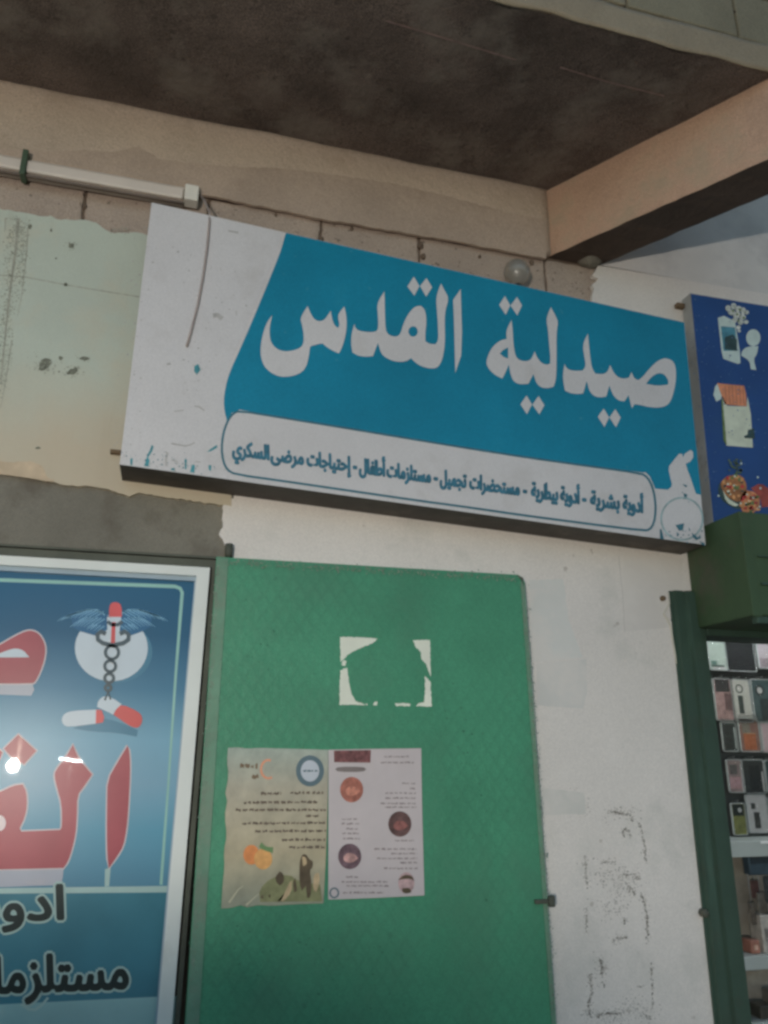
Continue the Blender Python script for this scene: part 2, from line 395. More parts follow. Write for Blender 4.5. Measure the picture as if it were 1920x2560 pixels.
# blocks under the beam: 40 cm blocks, joints where the photo shows them
jx = [P(*p, Y=0).x for p in ((-330, 420), (-70, 450), (212, 500), (521, 530), (803, 585), (1050, 640), (1367, 690))]
jx = [jx[0]-.4*i for i in range(4, 0, -1)]+jx+[1.66]
from mathutils import noise as mn
def roughen_block(o):
    bm = bmesh.new(); bm.from_mesh(o.data)
    bmesh.ops.subdivide_edges(bm, edges=[e for e in bm.edges if e.calc_length() > .03], cuts=9, use_grid_fill=True)
    for v in bm.verts:
        q = v.co*22; v.co += Vector((mn.noise(q), .8*mn.noise(q+Vector((5, 2, 1))), mn.noise(q+Vector((1, 7, 3)))))*.0042+Vector((mn.noise(v.co*70), 0, mn.noise(v.co*70+Vector((3, 3, 3)))))*.0022
    bm.to_mesh(o.data); bm.free()
for row in range(2):
    z1 = ZB-.009-row*.208; z0 = z1-.2
    xs = jx if row == 0 else [x-.2 for x in jx[1:]]+[1.66]
    for a, b in zip(xs, xs[1:]):
        o = box('concrete_block', (a+.004, .001+random.uniform(0, .006), z0), (b-.004, .12, z1+random.uniform(-.004, .003)), blockm, bld, .008)
        if row == 0 and b > -.8: roughen_block(o)
# soffit slab
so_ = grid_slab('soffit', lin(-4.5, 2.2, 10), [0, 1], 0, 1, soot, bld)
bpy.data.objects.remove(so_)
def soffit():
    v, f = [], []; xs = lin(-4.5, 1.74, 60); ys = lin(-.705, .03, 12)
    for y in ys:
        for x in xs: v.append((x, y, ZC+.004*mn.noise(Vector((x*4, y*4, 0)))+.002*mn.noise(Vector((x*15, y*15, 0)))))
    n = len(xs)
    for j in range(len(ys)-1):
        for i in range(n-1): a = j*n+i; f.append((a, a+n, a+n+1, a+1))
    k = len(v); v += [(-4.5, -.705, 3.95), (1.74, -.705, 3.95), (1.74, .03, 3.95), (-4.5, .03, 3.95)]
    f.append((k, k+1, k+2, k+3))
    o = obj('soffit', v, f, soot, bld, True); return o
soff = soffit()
# board-mark seam across the soffit
q = [P(x, y, Z=ZC-.003) for x, y in ((965, 52), (1100, 92), (1290, 150), (1400, 168), (1520, 205), (1660, 240))]
seam = M('soffit_seam', (.26, .18, .16), .9, .3, 30)
for a, b in ((0, 1), (1, 2), (3, 4), (4, 5)):
    d = (q[b]-q[a]); s = Vector((-d.y, d.x, 0)).normalized()*.0026
    obj('form_seam', [q[a]-s, q[a]+s, q[b]+s, q[b]-s, ], [(0, 1, 2, 3)], seam, soff)
# oblique cross beam
c0, c1 = P(1372, 640, Z=ZB), P(1920, 398, Z=ZB); d0, d1 = P(1500, 660, Z=ZB), P(1920, 482, Z=ZB)
dir_ = Vector((c1.x-c0.x, c1.y-c0.y, 0)).normalized()
e0 = Vector((c0.x, .03, 0)); L0 = .86
pb = [(c0.x-dir_.x*.03, .03), (c0.x+dir_.x*L0, c0.y+dir_.y*L0), (d0.x+dir_.x*L0, d0.y+dir_.y*L0), (d0.x-dir_.x*.03, .03)]
v = []; f = []
NB = 26
for i in range(NB+1):
    t = i/NB
    l = Vector(pb[0]).lerp(Vector(pb[1]), t); r = Vector(pb[3]).lerp(Vector(pb[2]), t)
    jl = .006*mn.noise(Vector((t*18, 1, 0))); jz = .005*mn.noise(Vector((t*14, 4, 0)))
    v += [(l.x+jl, l.y, ZB+jz), (l.x, l.y, ZB+.15), (l.x+jl*.5, l.y, ZC+.05), (r.x, r.y, ZC+.05), (r.x, r.y, ZB+jz)]
    if i:
        a = (i-1)*5; b = i*5
        f += [(a+k, a+(k+1) % 5, b+(k+1) % 5, b+k) for k in range(5)]
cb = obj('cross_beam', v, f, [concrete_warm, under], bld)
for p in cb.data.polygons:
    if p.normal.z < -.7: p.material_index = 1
lump = lathe('mortar_lump', [(.001, -.035), (.03, -.03), (.048, -.01), (.05, .01), (.04, .03), (.001, .036)], (P(1490, 640, Z=ZB).x+.0, -.0, ZB+.012), lintelm, bld, 14)
roughen(lump, [], .014, 3, 30)
for x, y, h in ((1052, 612, .012), (1058, 640, .01), (806, 596, .008), (212, 512, .007), (1200, 640, .006), (880, 570, .006), (1330, 655, .008), (690, 535, .006)):
    p = P(x, y, Y=-.002); ml = lathe('mortar_lump', [(.001, -h*1.4), (h*.8, -h), (h*1.1, 0), (h*.7, h), (.001, h*1.3)], (p.x, .002, p.z), mortar, bld, 9); roughen(ml, [], h*.5, x, 60)
# street-side facade above the soffit: slab edge and blockwork
YF = -.71
xs = lin(-4.5, 2.0, 110)
grid_slab('slab_edge', lin(-4.5, 1.86, 220), lin(ZC-.004, 3.828, 6), YF, YF+.006, facadem, bld, .006, 5)
zb0 = 3.838
box('wall', (-4.5, YF+.02, 3.83), (1.85, -.55, 5.2), mortar, bld)
xj = P(1842, 40, Y=YF).x
for row in range(3):
    for i in range(-10 if row else -9, 2):
        a = xj+i*.41-(.2 if row % 2 else 0)
        if a > 1.8: continue
        box('concrete_block', (a+.005, YF+random.uniform(0, .006), zb0+row*.21), (min(a+.405, 1.86), -.56, zb0+row*.21+.2), blockm2, bld, .006)

# plaster coats, each with its own crumbled outline -----------------
Z3 = Zm(0, 500, 2.592)
top = rag(Z3([(-420, 5), (0, 57), (100, 75), (200, 90), (280, 106), (330, 100), (365, 124), (450, 128), (540, 128), (620, 146), (680, 190), (740, 216), (800, 212), (860, 208), (950, 226), (1300, 290), (1500, 320)]), 1.6, 9, 3)
bot = rag(Z3([(1500, 1985), (1000, 1915), (905, 1895), (835, 1922), (750, 1890), (650, 1865), (560, 1850), (450, 1850), (330, 1825), (200, 1800), (100, 1786), (0, 1772), (-420, 1720)]), 2.2, 8, 4)
TL = [(-0, 0)]
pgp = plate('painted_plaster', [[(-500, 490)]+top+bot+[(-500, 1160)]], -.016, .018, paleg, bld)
# raw plaster lip along the bottom of that coat
lip = Z3([(-420, 1640), (0, 1690), (90, 1700), (200, 1690), (270, 1720), (300, 1790), (350, 1815)])
plate('raw_plaster_patch', [soft(rag(lip, 2, 10, 8)+Z3([(330, 1828), (200, 1803), (100, 1789), (0, 1775), (-420, 1725)]), 80, 1)], -.0185, .004, plas_edge, bld)
# cement lintel band under it
pl = rag([(-300, 1150), (0, 1180), (120, 1190), (330, 1205), (600, 1240)], 1, 30, 2)+[(600, 1240), (598, 1400), (545, 1398), (0, 1366), (-300, 1348)]
plate('lintel', [pl], -.003, .03, lintelm, bld)
pa_, pb_ = P(-500, 490, Y=-.016), P(-500, 1160, Y=-.016); lx = max(pa_.x, pb_.x)+.02
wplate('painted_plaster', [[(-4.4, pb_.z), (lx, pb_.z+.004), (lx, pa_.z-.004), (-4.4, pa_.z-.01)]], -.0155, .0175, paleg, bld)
la, lb2 = P(-300, 1150, Y=-.003), P(-300, 1348, Y=-.003)
wplate('lintel', [[(-4.4, lb2.z), (max(la.x, lb2.x)+.02, lb2.z), (max(la.x, lb2.x)+.02, la.z), (-4.4, la.z)]], -.0025, .03, lintelm, bld)
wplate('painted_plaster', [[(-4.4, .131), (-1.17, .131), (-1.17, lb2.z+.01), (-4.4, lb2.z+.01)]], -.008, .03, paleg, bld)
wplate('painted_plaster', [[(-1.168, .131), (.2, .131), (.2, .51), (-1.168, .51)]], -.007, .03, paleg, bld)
# white coat round the green door and on the right
Z5 = Zm(1300, 1360, 2.676)
left = rag([(585, 1246), (566, 1247), (558, 1262), (556, 1290), (557, 1318), (547, 1335), (556, 1347), (563, 1362), (568, 1374), (580, 1382), (590, 1420)], 1.6, 7, 9)
rightj = rag([(1800, 2570), (1786, 2440), (1775, 2340)], 1.5, 10, 1)+rag([(1775, 2340), (1768, 2300), (1758, 2290), (1763, 2270), (1752, 2230), (1750, 2150), (1738, 2000), (1727, 1890), (1712, 1790), (1700, 1720), (1688, 1640), (1680, 1560), (1676, 1540), (1668, 1530), (1672, 1510), (1677, 1478)], 2.0, 9, 5)
ragl = rag([(1478, 790), (1480, 745), (1485, 722), (1480, 712), (1490, 704), (1496, 696), (1480, 688), (1488, 680), (1496, 664)], 1.6, 6, 12)
loop = left[::-1]+[]
outer = [(590, 1420), (600, 1500), (640, 2700)]+[(1815, 2700)]+rightj+[(1745, 1476), (1745, 1400), (1740, 1250), (2200, 1300), (2260, 780), (1960, 742)]+[(1760, 708), (1496, 664)]
outer += ragl[::-1]+[(1478, 1000), (1000, 1000), (585, 1100)]+left
wtp = plate('white_plaster', [outer], -.015, .017, whitep, bld)
# drips and scuffs on the plaster, thin coats on the wall
def mark(pts, mat, Y=-.0168, name='stain', par=None): return plate(name, [pts], Y, 0, mat, par or pgp)
for cx, cy, rx, ry, n in ((112, 912, 17, 15, 0), (182, 928, 15, 9, 1), (152, 895, 6, 6, 2), (213, 896, 14, 5, 3), (178, 614, 9, 7, 4), (164, 711, 5, 5, 5), (75, 566, 5, 7, 6), (140, 646, 3, 3, 7), (95, 1120, 9, 3.5, 8), (128, 576, 3, 5, 9), (148, 929, 3, 2, 10)):
    rd = random.Random(n); mark([(cx+rx*math.cos(a)*rd.uniform(.65, 1.15), cy+ry*math.sin(a)*rd.uniform(.65, 1.15)-.35*rx*math.cos(a)*(n < 2)) for a in [i*.524 for i in range(12)]], darkstain)
smear('stain_flecks', [([(cx_-rx_, cy_), (cx_+rx_, cy_)], ry_*2.6) for cx_, cy_, rx_, ry_ in ((112, 912, 20, 16), (182, 928, 18, 10), (213, 896, 16, 6), (178, 614, 10, 8), (75, 566, 6, 9), (300, 575, 24, 5))]+[([(40, 545), (20, 760), (2, 980)], 34), ([(62, 560), (50, 740)], 22)], -.0172, M('stain_fleck', A(112, 114, 104), .9, .3, 60), pgp, .05, 1.5, 9)
for pts, wd in (([(46, 545), (40, 620), (26, 720), (14, 830), (2, 960)], 9), ([(70, 570), (66, 640), (54, 740), (44, 790)], 3), ([(14, 545), (12, 580)], 4), ([(30, 850), (16, 940), (2, 1020)], 3)):
    mark(stroke(pts, wd, True), M('grime_run', A(122, 122, 112), .9, .15, 30))
mark(stroke([(-20, 686), (60, 692), (165, 712), (260, 728), (348, 742)], 2.2), M('hairline_crack', A(120, 120, 110), .9, .3, 50), name='crack')
Z6 = Zm(1300, 1960, 2.676)
sc_ = [([(600, 185), (680, 195), (735, 205), (752, 250)], 11), ([(680, 330), (700, 300), (725, 310), (740, 345)], 10), ([(700, 350), (690, 325), (705, 300)], 9), ([(800, 260), (820, 340), (835, 420), (840, 520)], 9), ([(700, 620), (715, 590)], 20),
       ([(765, 600), (785, 635)], 24), ([(720, 690), (735, 715)], 18), ([(755, 705), (772, 745)], 14), ([(810, 730), (835, 800), (850, 900), (855, 1050)], 10), ([(620, 1055), (660, 1030), (715, 1020)], 14),
       ([(540, 1170), (548, 1230), (545, 1280)], 22), ([(435, 480), (440, 600), (455, 700)], 7), ([(445, 830), (445, 1000)], 7), ([(700, 890), (705, 940)], 10), ([(470, 1270), (480, 1400), (455, 1470), (470, 1560)], 12),
       ([(880, 1200), (885, 1400), (890, 1500)], 6), ([(500, 1570), (580, 1530), (680, 1540)], 16), ([(560, 520), (640, 525)], 9), ([(790, 1355), (805, 1362)], 14), ([(555, 1330), (565, 1355)], 12), ([(840, 1550), (880, 1570)], 12)]
smear('scuff_marks', [(Z6(p), max(3.2, wd*.5)) for p, wd in sc_], -.0154, M('pencil_scuff_dark', A(92, 88, 82), .9, .3, 80), wtp, .16, 1.5, 4)
smear('scuff_haze', [(Z6(p), wd*1.6) for p, wd in sc_]+[(Z6([(480, 620), (600, 600), (700, 640), (650, 800), (560, 850)]), 60), (Z6([(460, 1540), (600, 1590), (760, 1480), (880, 1560)]), 50), (Z6([(270, 110), (400, 90), (430, 200)]), 40), (Z6([(560, 200), (760, 190)]), 30)], -.0151, scuff, wtp, .035, 1.4, 5)
for i, (q, c) in enumerate(((Z5([(60, 240), (290, 235), (330, 520), (420, 760), (90, 790)]), (162, 161, 157)), (Z5([(690, 60), (1090, 100), (1080, 300), (990, 560), (700, 585)]), (163, 158, 153)), (Z5([(110, 800), (440, 770), (450, 1000), (420, 1100), (110, 1080)]), (159, 157, 153)), (Z6([(100, 20), (430, 60), (440, 200), (130, 210)]), (156, 154, 149)))):
    plate('repaint_patch', [rag(q+[q[0]], 1.2, 9, 20+i)[:-1]], -.0152-.0001*i, 0, M('repaint_%d' % i, A(*c), .7, .05, 4, .15, 50, dirt=(A(168, 163, 158), 6, .45, .7)), wtp)
mark(stroke(Z5([(660, 80), (670, 200), (685, 300), (692, 420), (700, 590)]), 1.4), M('faint_crack', A(146, 142, 138), .9), -.0156, 'crack', wtp)

# ------------------------------------------------------------------ main pharmacy signboard
YS = -.155
base = P(1000, 1262, Y=-.02)
sg = thing('signboard', 'wide white and teal pharmacy signboard box hung slightly crooked under the tan beam', 'sign', base)
SC = [(379, 506), (1711, 806), (1764, 1362), (299, 1161)]
plate('casing', [SC], YS+.002, .137, signdark, sg)
face = plate('face_panel', [SC], YS, .0018, signw, sg)
Z4 = Zm(540, 560, 2.37); ZR = Zm(1160, 660, 2.592); ZC4 = Zm(1560, 1120, 6.381)
def k(n): return YS-.0006*n
lf = soft(Z4([(415, 76), (370, 195), (300, 370), (200, 610), (130, 770), (80, 880), (55, 970), (45, 1050), (52, 1120), (62, 1150)]), 60, 1)
lf[0] = (715, 582.2)
bandtop = Z4([(62, 1165), (95, 1118), (140, 1100), (400, 1142), (800, 1207), (1250, 1282)])+ZR([(0, 1182), (400, 1245), (800, 1301), (1160, 1351)])
rt = ZC4([(340, 385), (410, 450), (460, 560), (500, 650), (520, 650), (700, 665), (755, 620), (765, 570), (740, 480), (715, 360), (720, 290), (790, 200), (880, 90), (930, 95), (945, 150), (965, 95), (1060, 30), (1100, 60), (1105, 150), (1060, 215), (985, 250), (1010, 340), (1060, 470), (1110, 620), (1150, 730), (1230, 745), (1330, 760)])
rt[-1] = (1753, 1239)
bl = [lf[0]]+[(1710.5, 806.2)]+rt[::-1]+bandtop[::-1]+lf[::-1][:-1]
plate('blue_field', [bl], k(1), 0, teal, face)
# pill-shaped text band: outline then white inside
bo = soft(Z4([(112, 1490), (62, 1462), (36, 1408), (26, 1330), (36, 1240), (62, 1165), (95, 1118), (140, 1100), (400, 1142), (800, 1207), (1250, 1282)])+ZR([(0, 1182), (400, 1245), (800, 1301), (1150, 1349), (1195, 1378), (1228, 1440), (1245, 1520), (1250, 1600), (1238, 1680), (1212, 1724), (1170, 1736), (800, 1690), (400, 1638), (0, 1580)])+Z4([(1200, 1646), (800, 1588), (400, 1530)]), 60, 1)
cx = sum(p[0] for p in bo)/len(bo)
def inset(l, d):
    o = []; n = len(l); s = 1 if area(l) > 0 else -1
    for i in range(n):
        a, b = l[i-1], l[(i+1) % n]; dx, dy = b[0]-a[0], b[1]-a[1]; q = math.hypot(dx, dy) or 1
        o.append((l[i][0]-dy/q*d*s, l[i][1]+dx/q*d*s))
    return o
plate('band_outline', [bo], k(2), 0, tealline, face)
plate('text_band', [inset(bo, 5.6)], k(3), 0, signw, face)
# big lettering
dia = lambda a, b, c, d: [a, b, c, d]
W1 = [[soft(Z4([(333, 540), (300, 585), (275, 660), (263, 740), (268, 800), (290, 850), (330, 885), (380, 905), (430, 905), (480, 893), (520, 868), (540, 830), (552, 770), (558, 725), (600, 712), (632, 708), (650, 725), (690, 750), (728, 767), (748, 730), (768, 660), (775, 600), (772, 540), (760, 488), (738, 515), (720, 545), (733, 595), (724, 616), (703, 602), (688, 565), (680, 512), (660, 545), (640, 570), (610, 578), (580, 562), (560, 530), (543, 485), (498, 555), (510, 600), (520, 650), (520, 705), (500, 735), (450, 752), (400, 755), (360, 740), (330, 710), (318, 670), (318, 610)]), 48)],
      [soft(Z4([(820, 590), (803, 650), (800, 710), (808, 760), (840, 780), (890, 787), (930, 782), (960, 705), (975, 760), (1000, 790), (1050, 812), (1100, 818), (1135, 810), (1155, 795), (1180, 820), (1220, 845), (1270, 857), (1310, 853), (1335, 820), (1350, 760), (1357, 690), (1355, 600), (1356, 520), (1381, 440), (1355, 395), (1333, 352), (1303, 430), (1310, 520), (1315, 600), (1318, 690), (1300, 712), (1270, 712), (1240, 695), (1240, 640), (1248, 580), (1240, 510), (1215, 485), (1180, 487), (1140, 530), (1110, 590), (1095, 650), (1070, 668), (1040, 665), (1010, 645), (1003, 600), (1000, 480), (998, 398), (953, 470), (960, 540), (962, 622), (945, 640), (890, 640), (845, 632), (825, 615)]), 48), Z4(disc(1168, 637, 28, 31, 14))],
      [Z4([(1450, 385), (1405, 450), (1410, 560), (1413, 680), (1418, 882), (1452, 780), (1458, 640), (1453, 500)])],
      [Z4([(1172, 312), (1206, 368), (1175, 425), (1134, 370)])], [Z4([(1247, 320), (1281, 375), (1245, 431), (1209, 368)])]]
W2 = [[soft(ZR([(308, 362), (273, 430), (277, 485), (235, 495), (190, 530), (160, 580), (142, 640), (160, 680), (200, 720), (248, 742), (268, 705), (290, 652), (305, 730), (330, 770), (370, 780), (418, 776), (450, 714), (470, 775), (500, 801), (545, 806), (582, 794), (598, 740), (600, 600), (599, 440), (612, 372), (585, 320), (563, 280), (532, 350), (545, 430), (552, 520), (560, 600), (558, 645), (535, 655), (500, 640), (472, 605), (458, 565), (440, 612), (415, 630), (370, 628), (335, 605), (320, 520), (316, 430)]), 48), ZR([(286, 540), (252, 558), (232, 580), (258, 602), (286, 613)])],
      [ZR([(265, 207), (300, 268), (270, 329), (228, 265)])], [ZR([(343, 213), (376, 268), (345, 333), (302, 270)])], [ZR([(405, 852), (441, 910), (408, 973), (366, 910)])], [ZR([(483, 855), (521, 915), (488, 974), (443, 912)])],
      [soft(ZR([(652, 645), (640, 720), (646, 780), (655, 820), (690, 838), (740, 843), (772, 838), (795, 758), (815, 830), (850, 860), (890, 865), (922, 858), (942, 788), (965, 850), (1000, 885), (1040, 891), (1066, 850), (1088, 936), (1105, 908), (1150, 915), (1200, 928), (1260, 932), (1310, 920), (1340, 890), (1362, 820), (1375, 740), (1372, 660), (1345, 620), (1300, 608), (1250, 630), (1200, 680), (1160, 730), (1130, 752), (1103, 742), (1085, 700), (1070, 735), (1040, 745), (1000, 735), (970, 705), (947, 655), (930, 700), (900, 715), (850, 710), (827, 670), (815, 580), (803, 450), (768, 520), (780, 600), (790, 660), (770, 690), (720, 693), (680, 685), (660, 670)]), 48), soft(ZR([(1180, 776), (1215, 730), (1260, 705), (1300, 715), (1325, 755), (1322, 782), (1250, 790)]), 50, 1)],
      [ZR([(905, 937), (941, 993), (910, 1056), (867, 990)])], [ZR([(980, 940), (1016, 995), (985, 1058), (942, 995)])]]
for wl in (W1, W2):
    for l in wl: plate('letter', l, k(2), 0, signw, face)
# small line of text, right to left
BASEL = lambda x: 1137 + (x-586)*.1415      # baseline of the row in photo pixels
for s, x0, x1 in (('إحتياجات', 768, 876), ('مرضى', 678, 758), ('السكري', 582, 672), ('-', 884, 891), ('أطفال', 899, 962), ('مستلزمات', 968, 1076), ('-', 1086, 1093), ('تجميل', 1101, 1165), ('مستحضرات', 1175, 1298), ('-', 1309, 1316), ('بيطرية', 1329, 1394), ('أدوية', 1402, 1448), ('-', 1457, 1464), ('بشرية', 1477, 1548), ('أدوية', 1558, 1607)):
    text_px('word', s, (x0, BASEL(x0)), (x1, BASEL(x1)), 50, k(4), tealtext, face, .05, 10)
for x, y in ((939, 1149), (1367, 1206)):        # upright of the letter ta
    plate('letter_upright', [stroke([(x, y+34), (x-1, y)], 5)], k(5), 0, tealtext, face)
# printed emblem in the lower right corner and worn-off scraps of print
plate('stamp_ring', [ZC4(disc(925, 1130, 345, 350, 40)), ZC4(disc(925, 1130, 318, 322, 40))], k(2), 0, tealpale, face).hide_render = False
scr = [ZC4(p) for p in ([(820, 1230), (960, 1200), (940, 1310), (880, 1320)], [(835, 1340), (880, 1370), (860, 1420)], [(1030, 1260), (1060, 1310), (1040, 1330)], [(1080, 1350), (1130, 1390), (1180, 1430), (1215, 1380), (1225, 1440), (1150, 1470), (1100, 1420)],
       [(1230, 1310), (1260, 1320), (1240, 1350)], [(950, 720), (1010, 740), (1000, 790), (960, 780)], [(930, 570), (1010, 600), (990, 630)], [(570, 1290), (600, 1300), (640, 1460), (575, 1450)], [(1220, 1500), (1280, 1510), (1290, 1560), (1240, 1545)])]
merge_plates('printed_scraps', scr, k(3), tealline, face)
ZB5 = Zm(280, 1080, 5.184)
scr = [ZB5(p) for p in ([(515, 165), (540, 190), (520, 250), (495, 290), (470, 330), (490, 370), (470, 450), (415, 440), (440, 370), (460, 290), (490, 240)], [(235, 345), (270, 340), (262, 430), (240, 428)], [(940, 350), (970, 355), (965, 480), (945, 485)],
       [(1040, 420), (1075, 430), (1068, 530), (1010, 520)], [(1250, 430), (1290, 430), (1280, 510), (1255, 490)], [(770, 470), (810, 465), (815, 500), (760, 494)], [(1230, 260), (1270, 225), (1360, 165), (1365, 200), (1280, 250)])]
scr += [Z3([(1260, 1075), (1285, 1062), (1300, 1100), (1275, 1135), (1258, 1110)])]
merge_plates('printed_scraps', scr, k(1), M('sign_scrap_teal', A(52, 108, 116), .6, .3, 30), face)
scr = [ZB5(p) for p in (stroke([(770, 150), (860, 165), (950, 182), (1020, 165), (1075, 135)], 18), stroke([(690, 260), (720, 270), (700, 350), (705, 440)], 26), stroke([(770, 360), (850, 390), (840, 420)], 16), stroke([(1080, 385), (1150, 390)], 14))]
scr += [Z3(p) for p in (stroke([(1380, 750), (1410, 745), (1440, 770)], 30), stroke([(1260, 1335), (1290, 1340), (1325, 1365)], 9), stroke([(1480, 200), (1545, 212)], 12), stroke([(1130, 1370), (1190, 1362)], 7), stroke([(1590, 680), (1600, 690)], 10), stroke([(1530, 720), (1533, 750)], 8), stroke([(1080, 1065), (1105, 1060)], 12))]
merge_plates('grime_spots', scr, k(1), M('sign_grime', A(132, 130, 128), .7, .2, 30), face)
for x, y in ((288, 1129), ):
    p = P(x, y, Y=-.03); box('fixing_bracket', (p.x-.014, -.034, p.z-.006), (p.x+.016, -.015, p.z+.006), rust, sg, .002)

smear('grime_flecks', [([(370, 560), (330, 900), (310, 1150)], 60), ([(440, 620), (560, 700), (480, 1000)], 90), ([(300, 1140), (560, 1180)], 30)], k(1.5), M('sign_fleck', A(130, 128, 126), .7, .2, 40), face, .0016, 1.8, 12)
smear('print_flecks', [([(310, 1150), (400, 1160), (540, 1178)], 26), ([(350, 1140), (470, 1140)], 24), ([(1650, 1330), (1750, 1352)], 22), ([(1690, 1230), (1735, 1260)], 16), ([(1690, 1316), (1760, 1350)], 16)], k(3.6), tealline, face, .006, 1.7, 14)
# cable hanging down over the sign face
cp = [P(500, 488, Y=-.045), P(512, 503, Y=-.08), P(523, 528, Y=YS+.02), P(524, 552, Y=YS-.006), P(518, 620, Y=YS-.006), P(508, 690, Y=YS-.006), P(495, 760, Y=YS-.006), P(480, 820, Y=YS-.006), P(467, 866, Y=YS-.006)]
tag(tube('cable', [p for p in cp], .0036, cablem, None, base=cp[-1]), 'grey brown cable hanging loose over the white left end of the pharmacy sign', 'cable')

# ------------------------------------------------------------------ unlit batten lamp on the beam
b0, b1 = P(-260, 352, Y=-.05), P(500, 468, Y=-.05); zt = 3.414
lm = thing('batten_lamp', 'long unlit white batten lamp fixed along the tan wall beam', 'lamp', ((b0.x+b1.x)/2, -.012, 3.34))
xe = P(463, 460, Y=-.05).x; xe2 = P(498, 470, Y=-.05).x; x0 = -1.02
grey_h = M('lamp_housing', A(140, 132, 124), .55, .1, 8); diff = M('lamp_diffuser', A(160, 152, 144), .35, .05, 8, spec=.5)
box('housing', (x0, -.036, 3.345), (xe, -.0165, 3.412), grey_h, lm, .003)
def rodx(name, xa, xb, yc, zc, ry, rz, mat):
    v, f = [], []; n = 14
    for x in (xa, xb):
        for i in range(n): a = 2*math.pi*i/n; v.append((x, yc+ry*math.cos(a), zc+rz*math.sin(a)))
    f = [(i, (i+1) % n, n+(i+1) % n, n+i) for i in range(n)]+[tuple(range(n))[::-1], tuple(range(n, 2*n))]
    return obj(name, v, f, mat, lm, True)
box('diffuser', (x0+.03, -.054, 3.353), (xe-.002, -.0365, 3.396), diff, lm, .007)
box('shadow_strip', (x0+.01, -.05, 3.338), (xe, -.0365, 3.3445), M('lamp_shadow_rail', A(84, 76, 70), .6), lm, .001)  # dark strip painted in for the shadow below the batten
box('end_cap', (xe+.001, -.062, 3.348), (xe2, -.0165, 3.408), M('lamp_cap', A(172, 168, 160), .4), lm, .004)
box('end_cap', (x0-.035, -.07, 3.343), (x0-.001, -.0165, 3.412), M('lamp_cap', A(172, 168, 160), .4), lm, .004)
xg = P(64, 400, Y=-.05).x
box('strap', (xg-.009, -.067, 3.331), (xg+.008, -.0165, 3.424), M('green_strap', A(52, 66, 52), .6), lm, .003)

# opal bulb over the top edge of the sign
bp = P(1292, 682, Y=-.075)
lb = thing('light_bulb', 'unlit opal light bulb peeping over the top edge of the teal sign', 'bulb', (bp.x, -.075, bp.z-.06))
lathe('globe', [(.014, -.052), (.021, -.045), (.04, -.026), (.048, -.004), (.048, .008), (.04, .03), (.024, .043), (.003, .048)], bp, M('opal_glass', A(160, 156, 148), .25, .03, 6, coat=.5, crough=.03, trans=.7), lb, 28)
lathe('socket', [(.014, -.09), (.018, -.088), (.018, -.054), (.014, -.05)], bp, black, lb, 16)
box('wall_arm', (bp.x-.007, -.07, bp.z-.095), (bp.x+.007, .0, bp.z-.083), rust, lb, .001)

# ------------------------------------------------------------------ window with printed film
YW = -.012
wn = thing('shop_window', 'white framed shop window covered by a blue printed pharmacy film with red lettering', 'window', (-.55, 0, .55))
Zp = Zm(0, 1360, 3.072); Zq = Zm(0, 1960, 3.072)
def L2(a, b, t): return (a[0]+(b[0]-a[0])*t, a[1]+(b[1]-a[1])*t)
# world outline of the frame
o_tr = P(525, 1419, Y=YW-.03); o_br = P(430, 2560, Y=YW-.03); o_tl = P(0, 1388, Y=YW-.03)
xr = (o_tr.x+o_br.x)/2; zt = (o_tr.z+o_tl.z)/2; fw = .036
XL, ZL = -1.15, .55
def wf(name, a, b, c, d, Y, th, mat): return wplate(name, [[a, b, c, d]], Y, th, mat, wn)
slx = lambda z: o_br.x+(o_tr.x-o_br.x)*(z-o_br.z)/(o_tr.z-o_br.z)
ztx = lambda x: o_tl.z+(o_tr.z-o_tl.z)*(x-o_tl.x)/(o_tr.x-o_tl.x)
OT = [(XL, ztx(XL)), (slx(ztx(.06)), ztx(.07)), (slx(ZL), ZL), (XL, ZL)]
IN = [(XL+fw, ztx(XL)-fw*.72), (OT[1][0]-fw, OT[1][1]-fw*.72), (slx(ZL)-fw, ZL+fw), (XL+fw, ZL+fw)]
for i, j in ((0, 1), (1, 2), (2, 3), (3, 0)):
    wplate('frame_rail' if i in (0, 2) else 'frame_stile', [[OT[i], OT[j], IN[j], IN[i]]], YW-.03, .034, framew, wn)
bd = [(IN[0][0]+.006, IN[0][1]-.012), (IN[1][0]-.004, IN[1][1]-.013), (IN[2][0]-.004, IN[2][1]+.01), (IN[3][0]+.006, IN[3][1]+.01)]
beadm = M('glazing_bead', A(118, 132, 142), .5, .05, 6)
for i, j in ((0, 1), (1, 2), (2, 3), (3, 0)):
    wplate('glazing_bead', [[IN[i], IN[j], bd[j], bd[i]]], YW-.016, .018, beadm, wn)
# dark steel surround above and at the right
dk = [(OT[0][0], OT[0][1]+.004), (OT[1][0]+.006, OT[1][1]+.004), (slx(ZL)+.006, ZL), (slx(ZL)+.018, ZL), (OT[1][0]+.02, OT[1][1]+.026), (OT[0][0], OT[0][1]+.024)]
wplate('steel_surround', [dk], YW-.018, .02, framed, wn)
wplate('steel_lip', [[(OT[0][0], OT[0][1]+.027), (OT[1][0]+.02, OT[1][1]+.029), (OT[1][0]+.02, OT[1][1]+.036), (OT[0][0], OT[0][1]+.033)]], YW-.024, .03, framed, wn)
wplate('sill', [[(XL-.03, ZL-.05), (slx(ZL)+.02, ZL-.05), (slx(ZL)+.02, ZL-.003), (XL-.03, ZL-.003)]], -.09, .1, lintelm, wn)
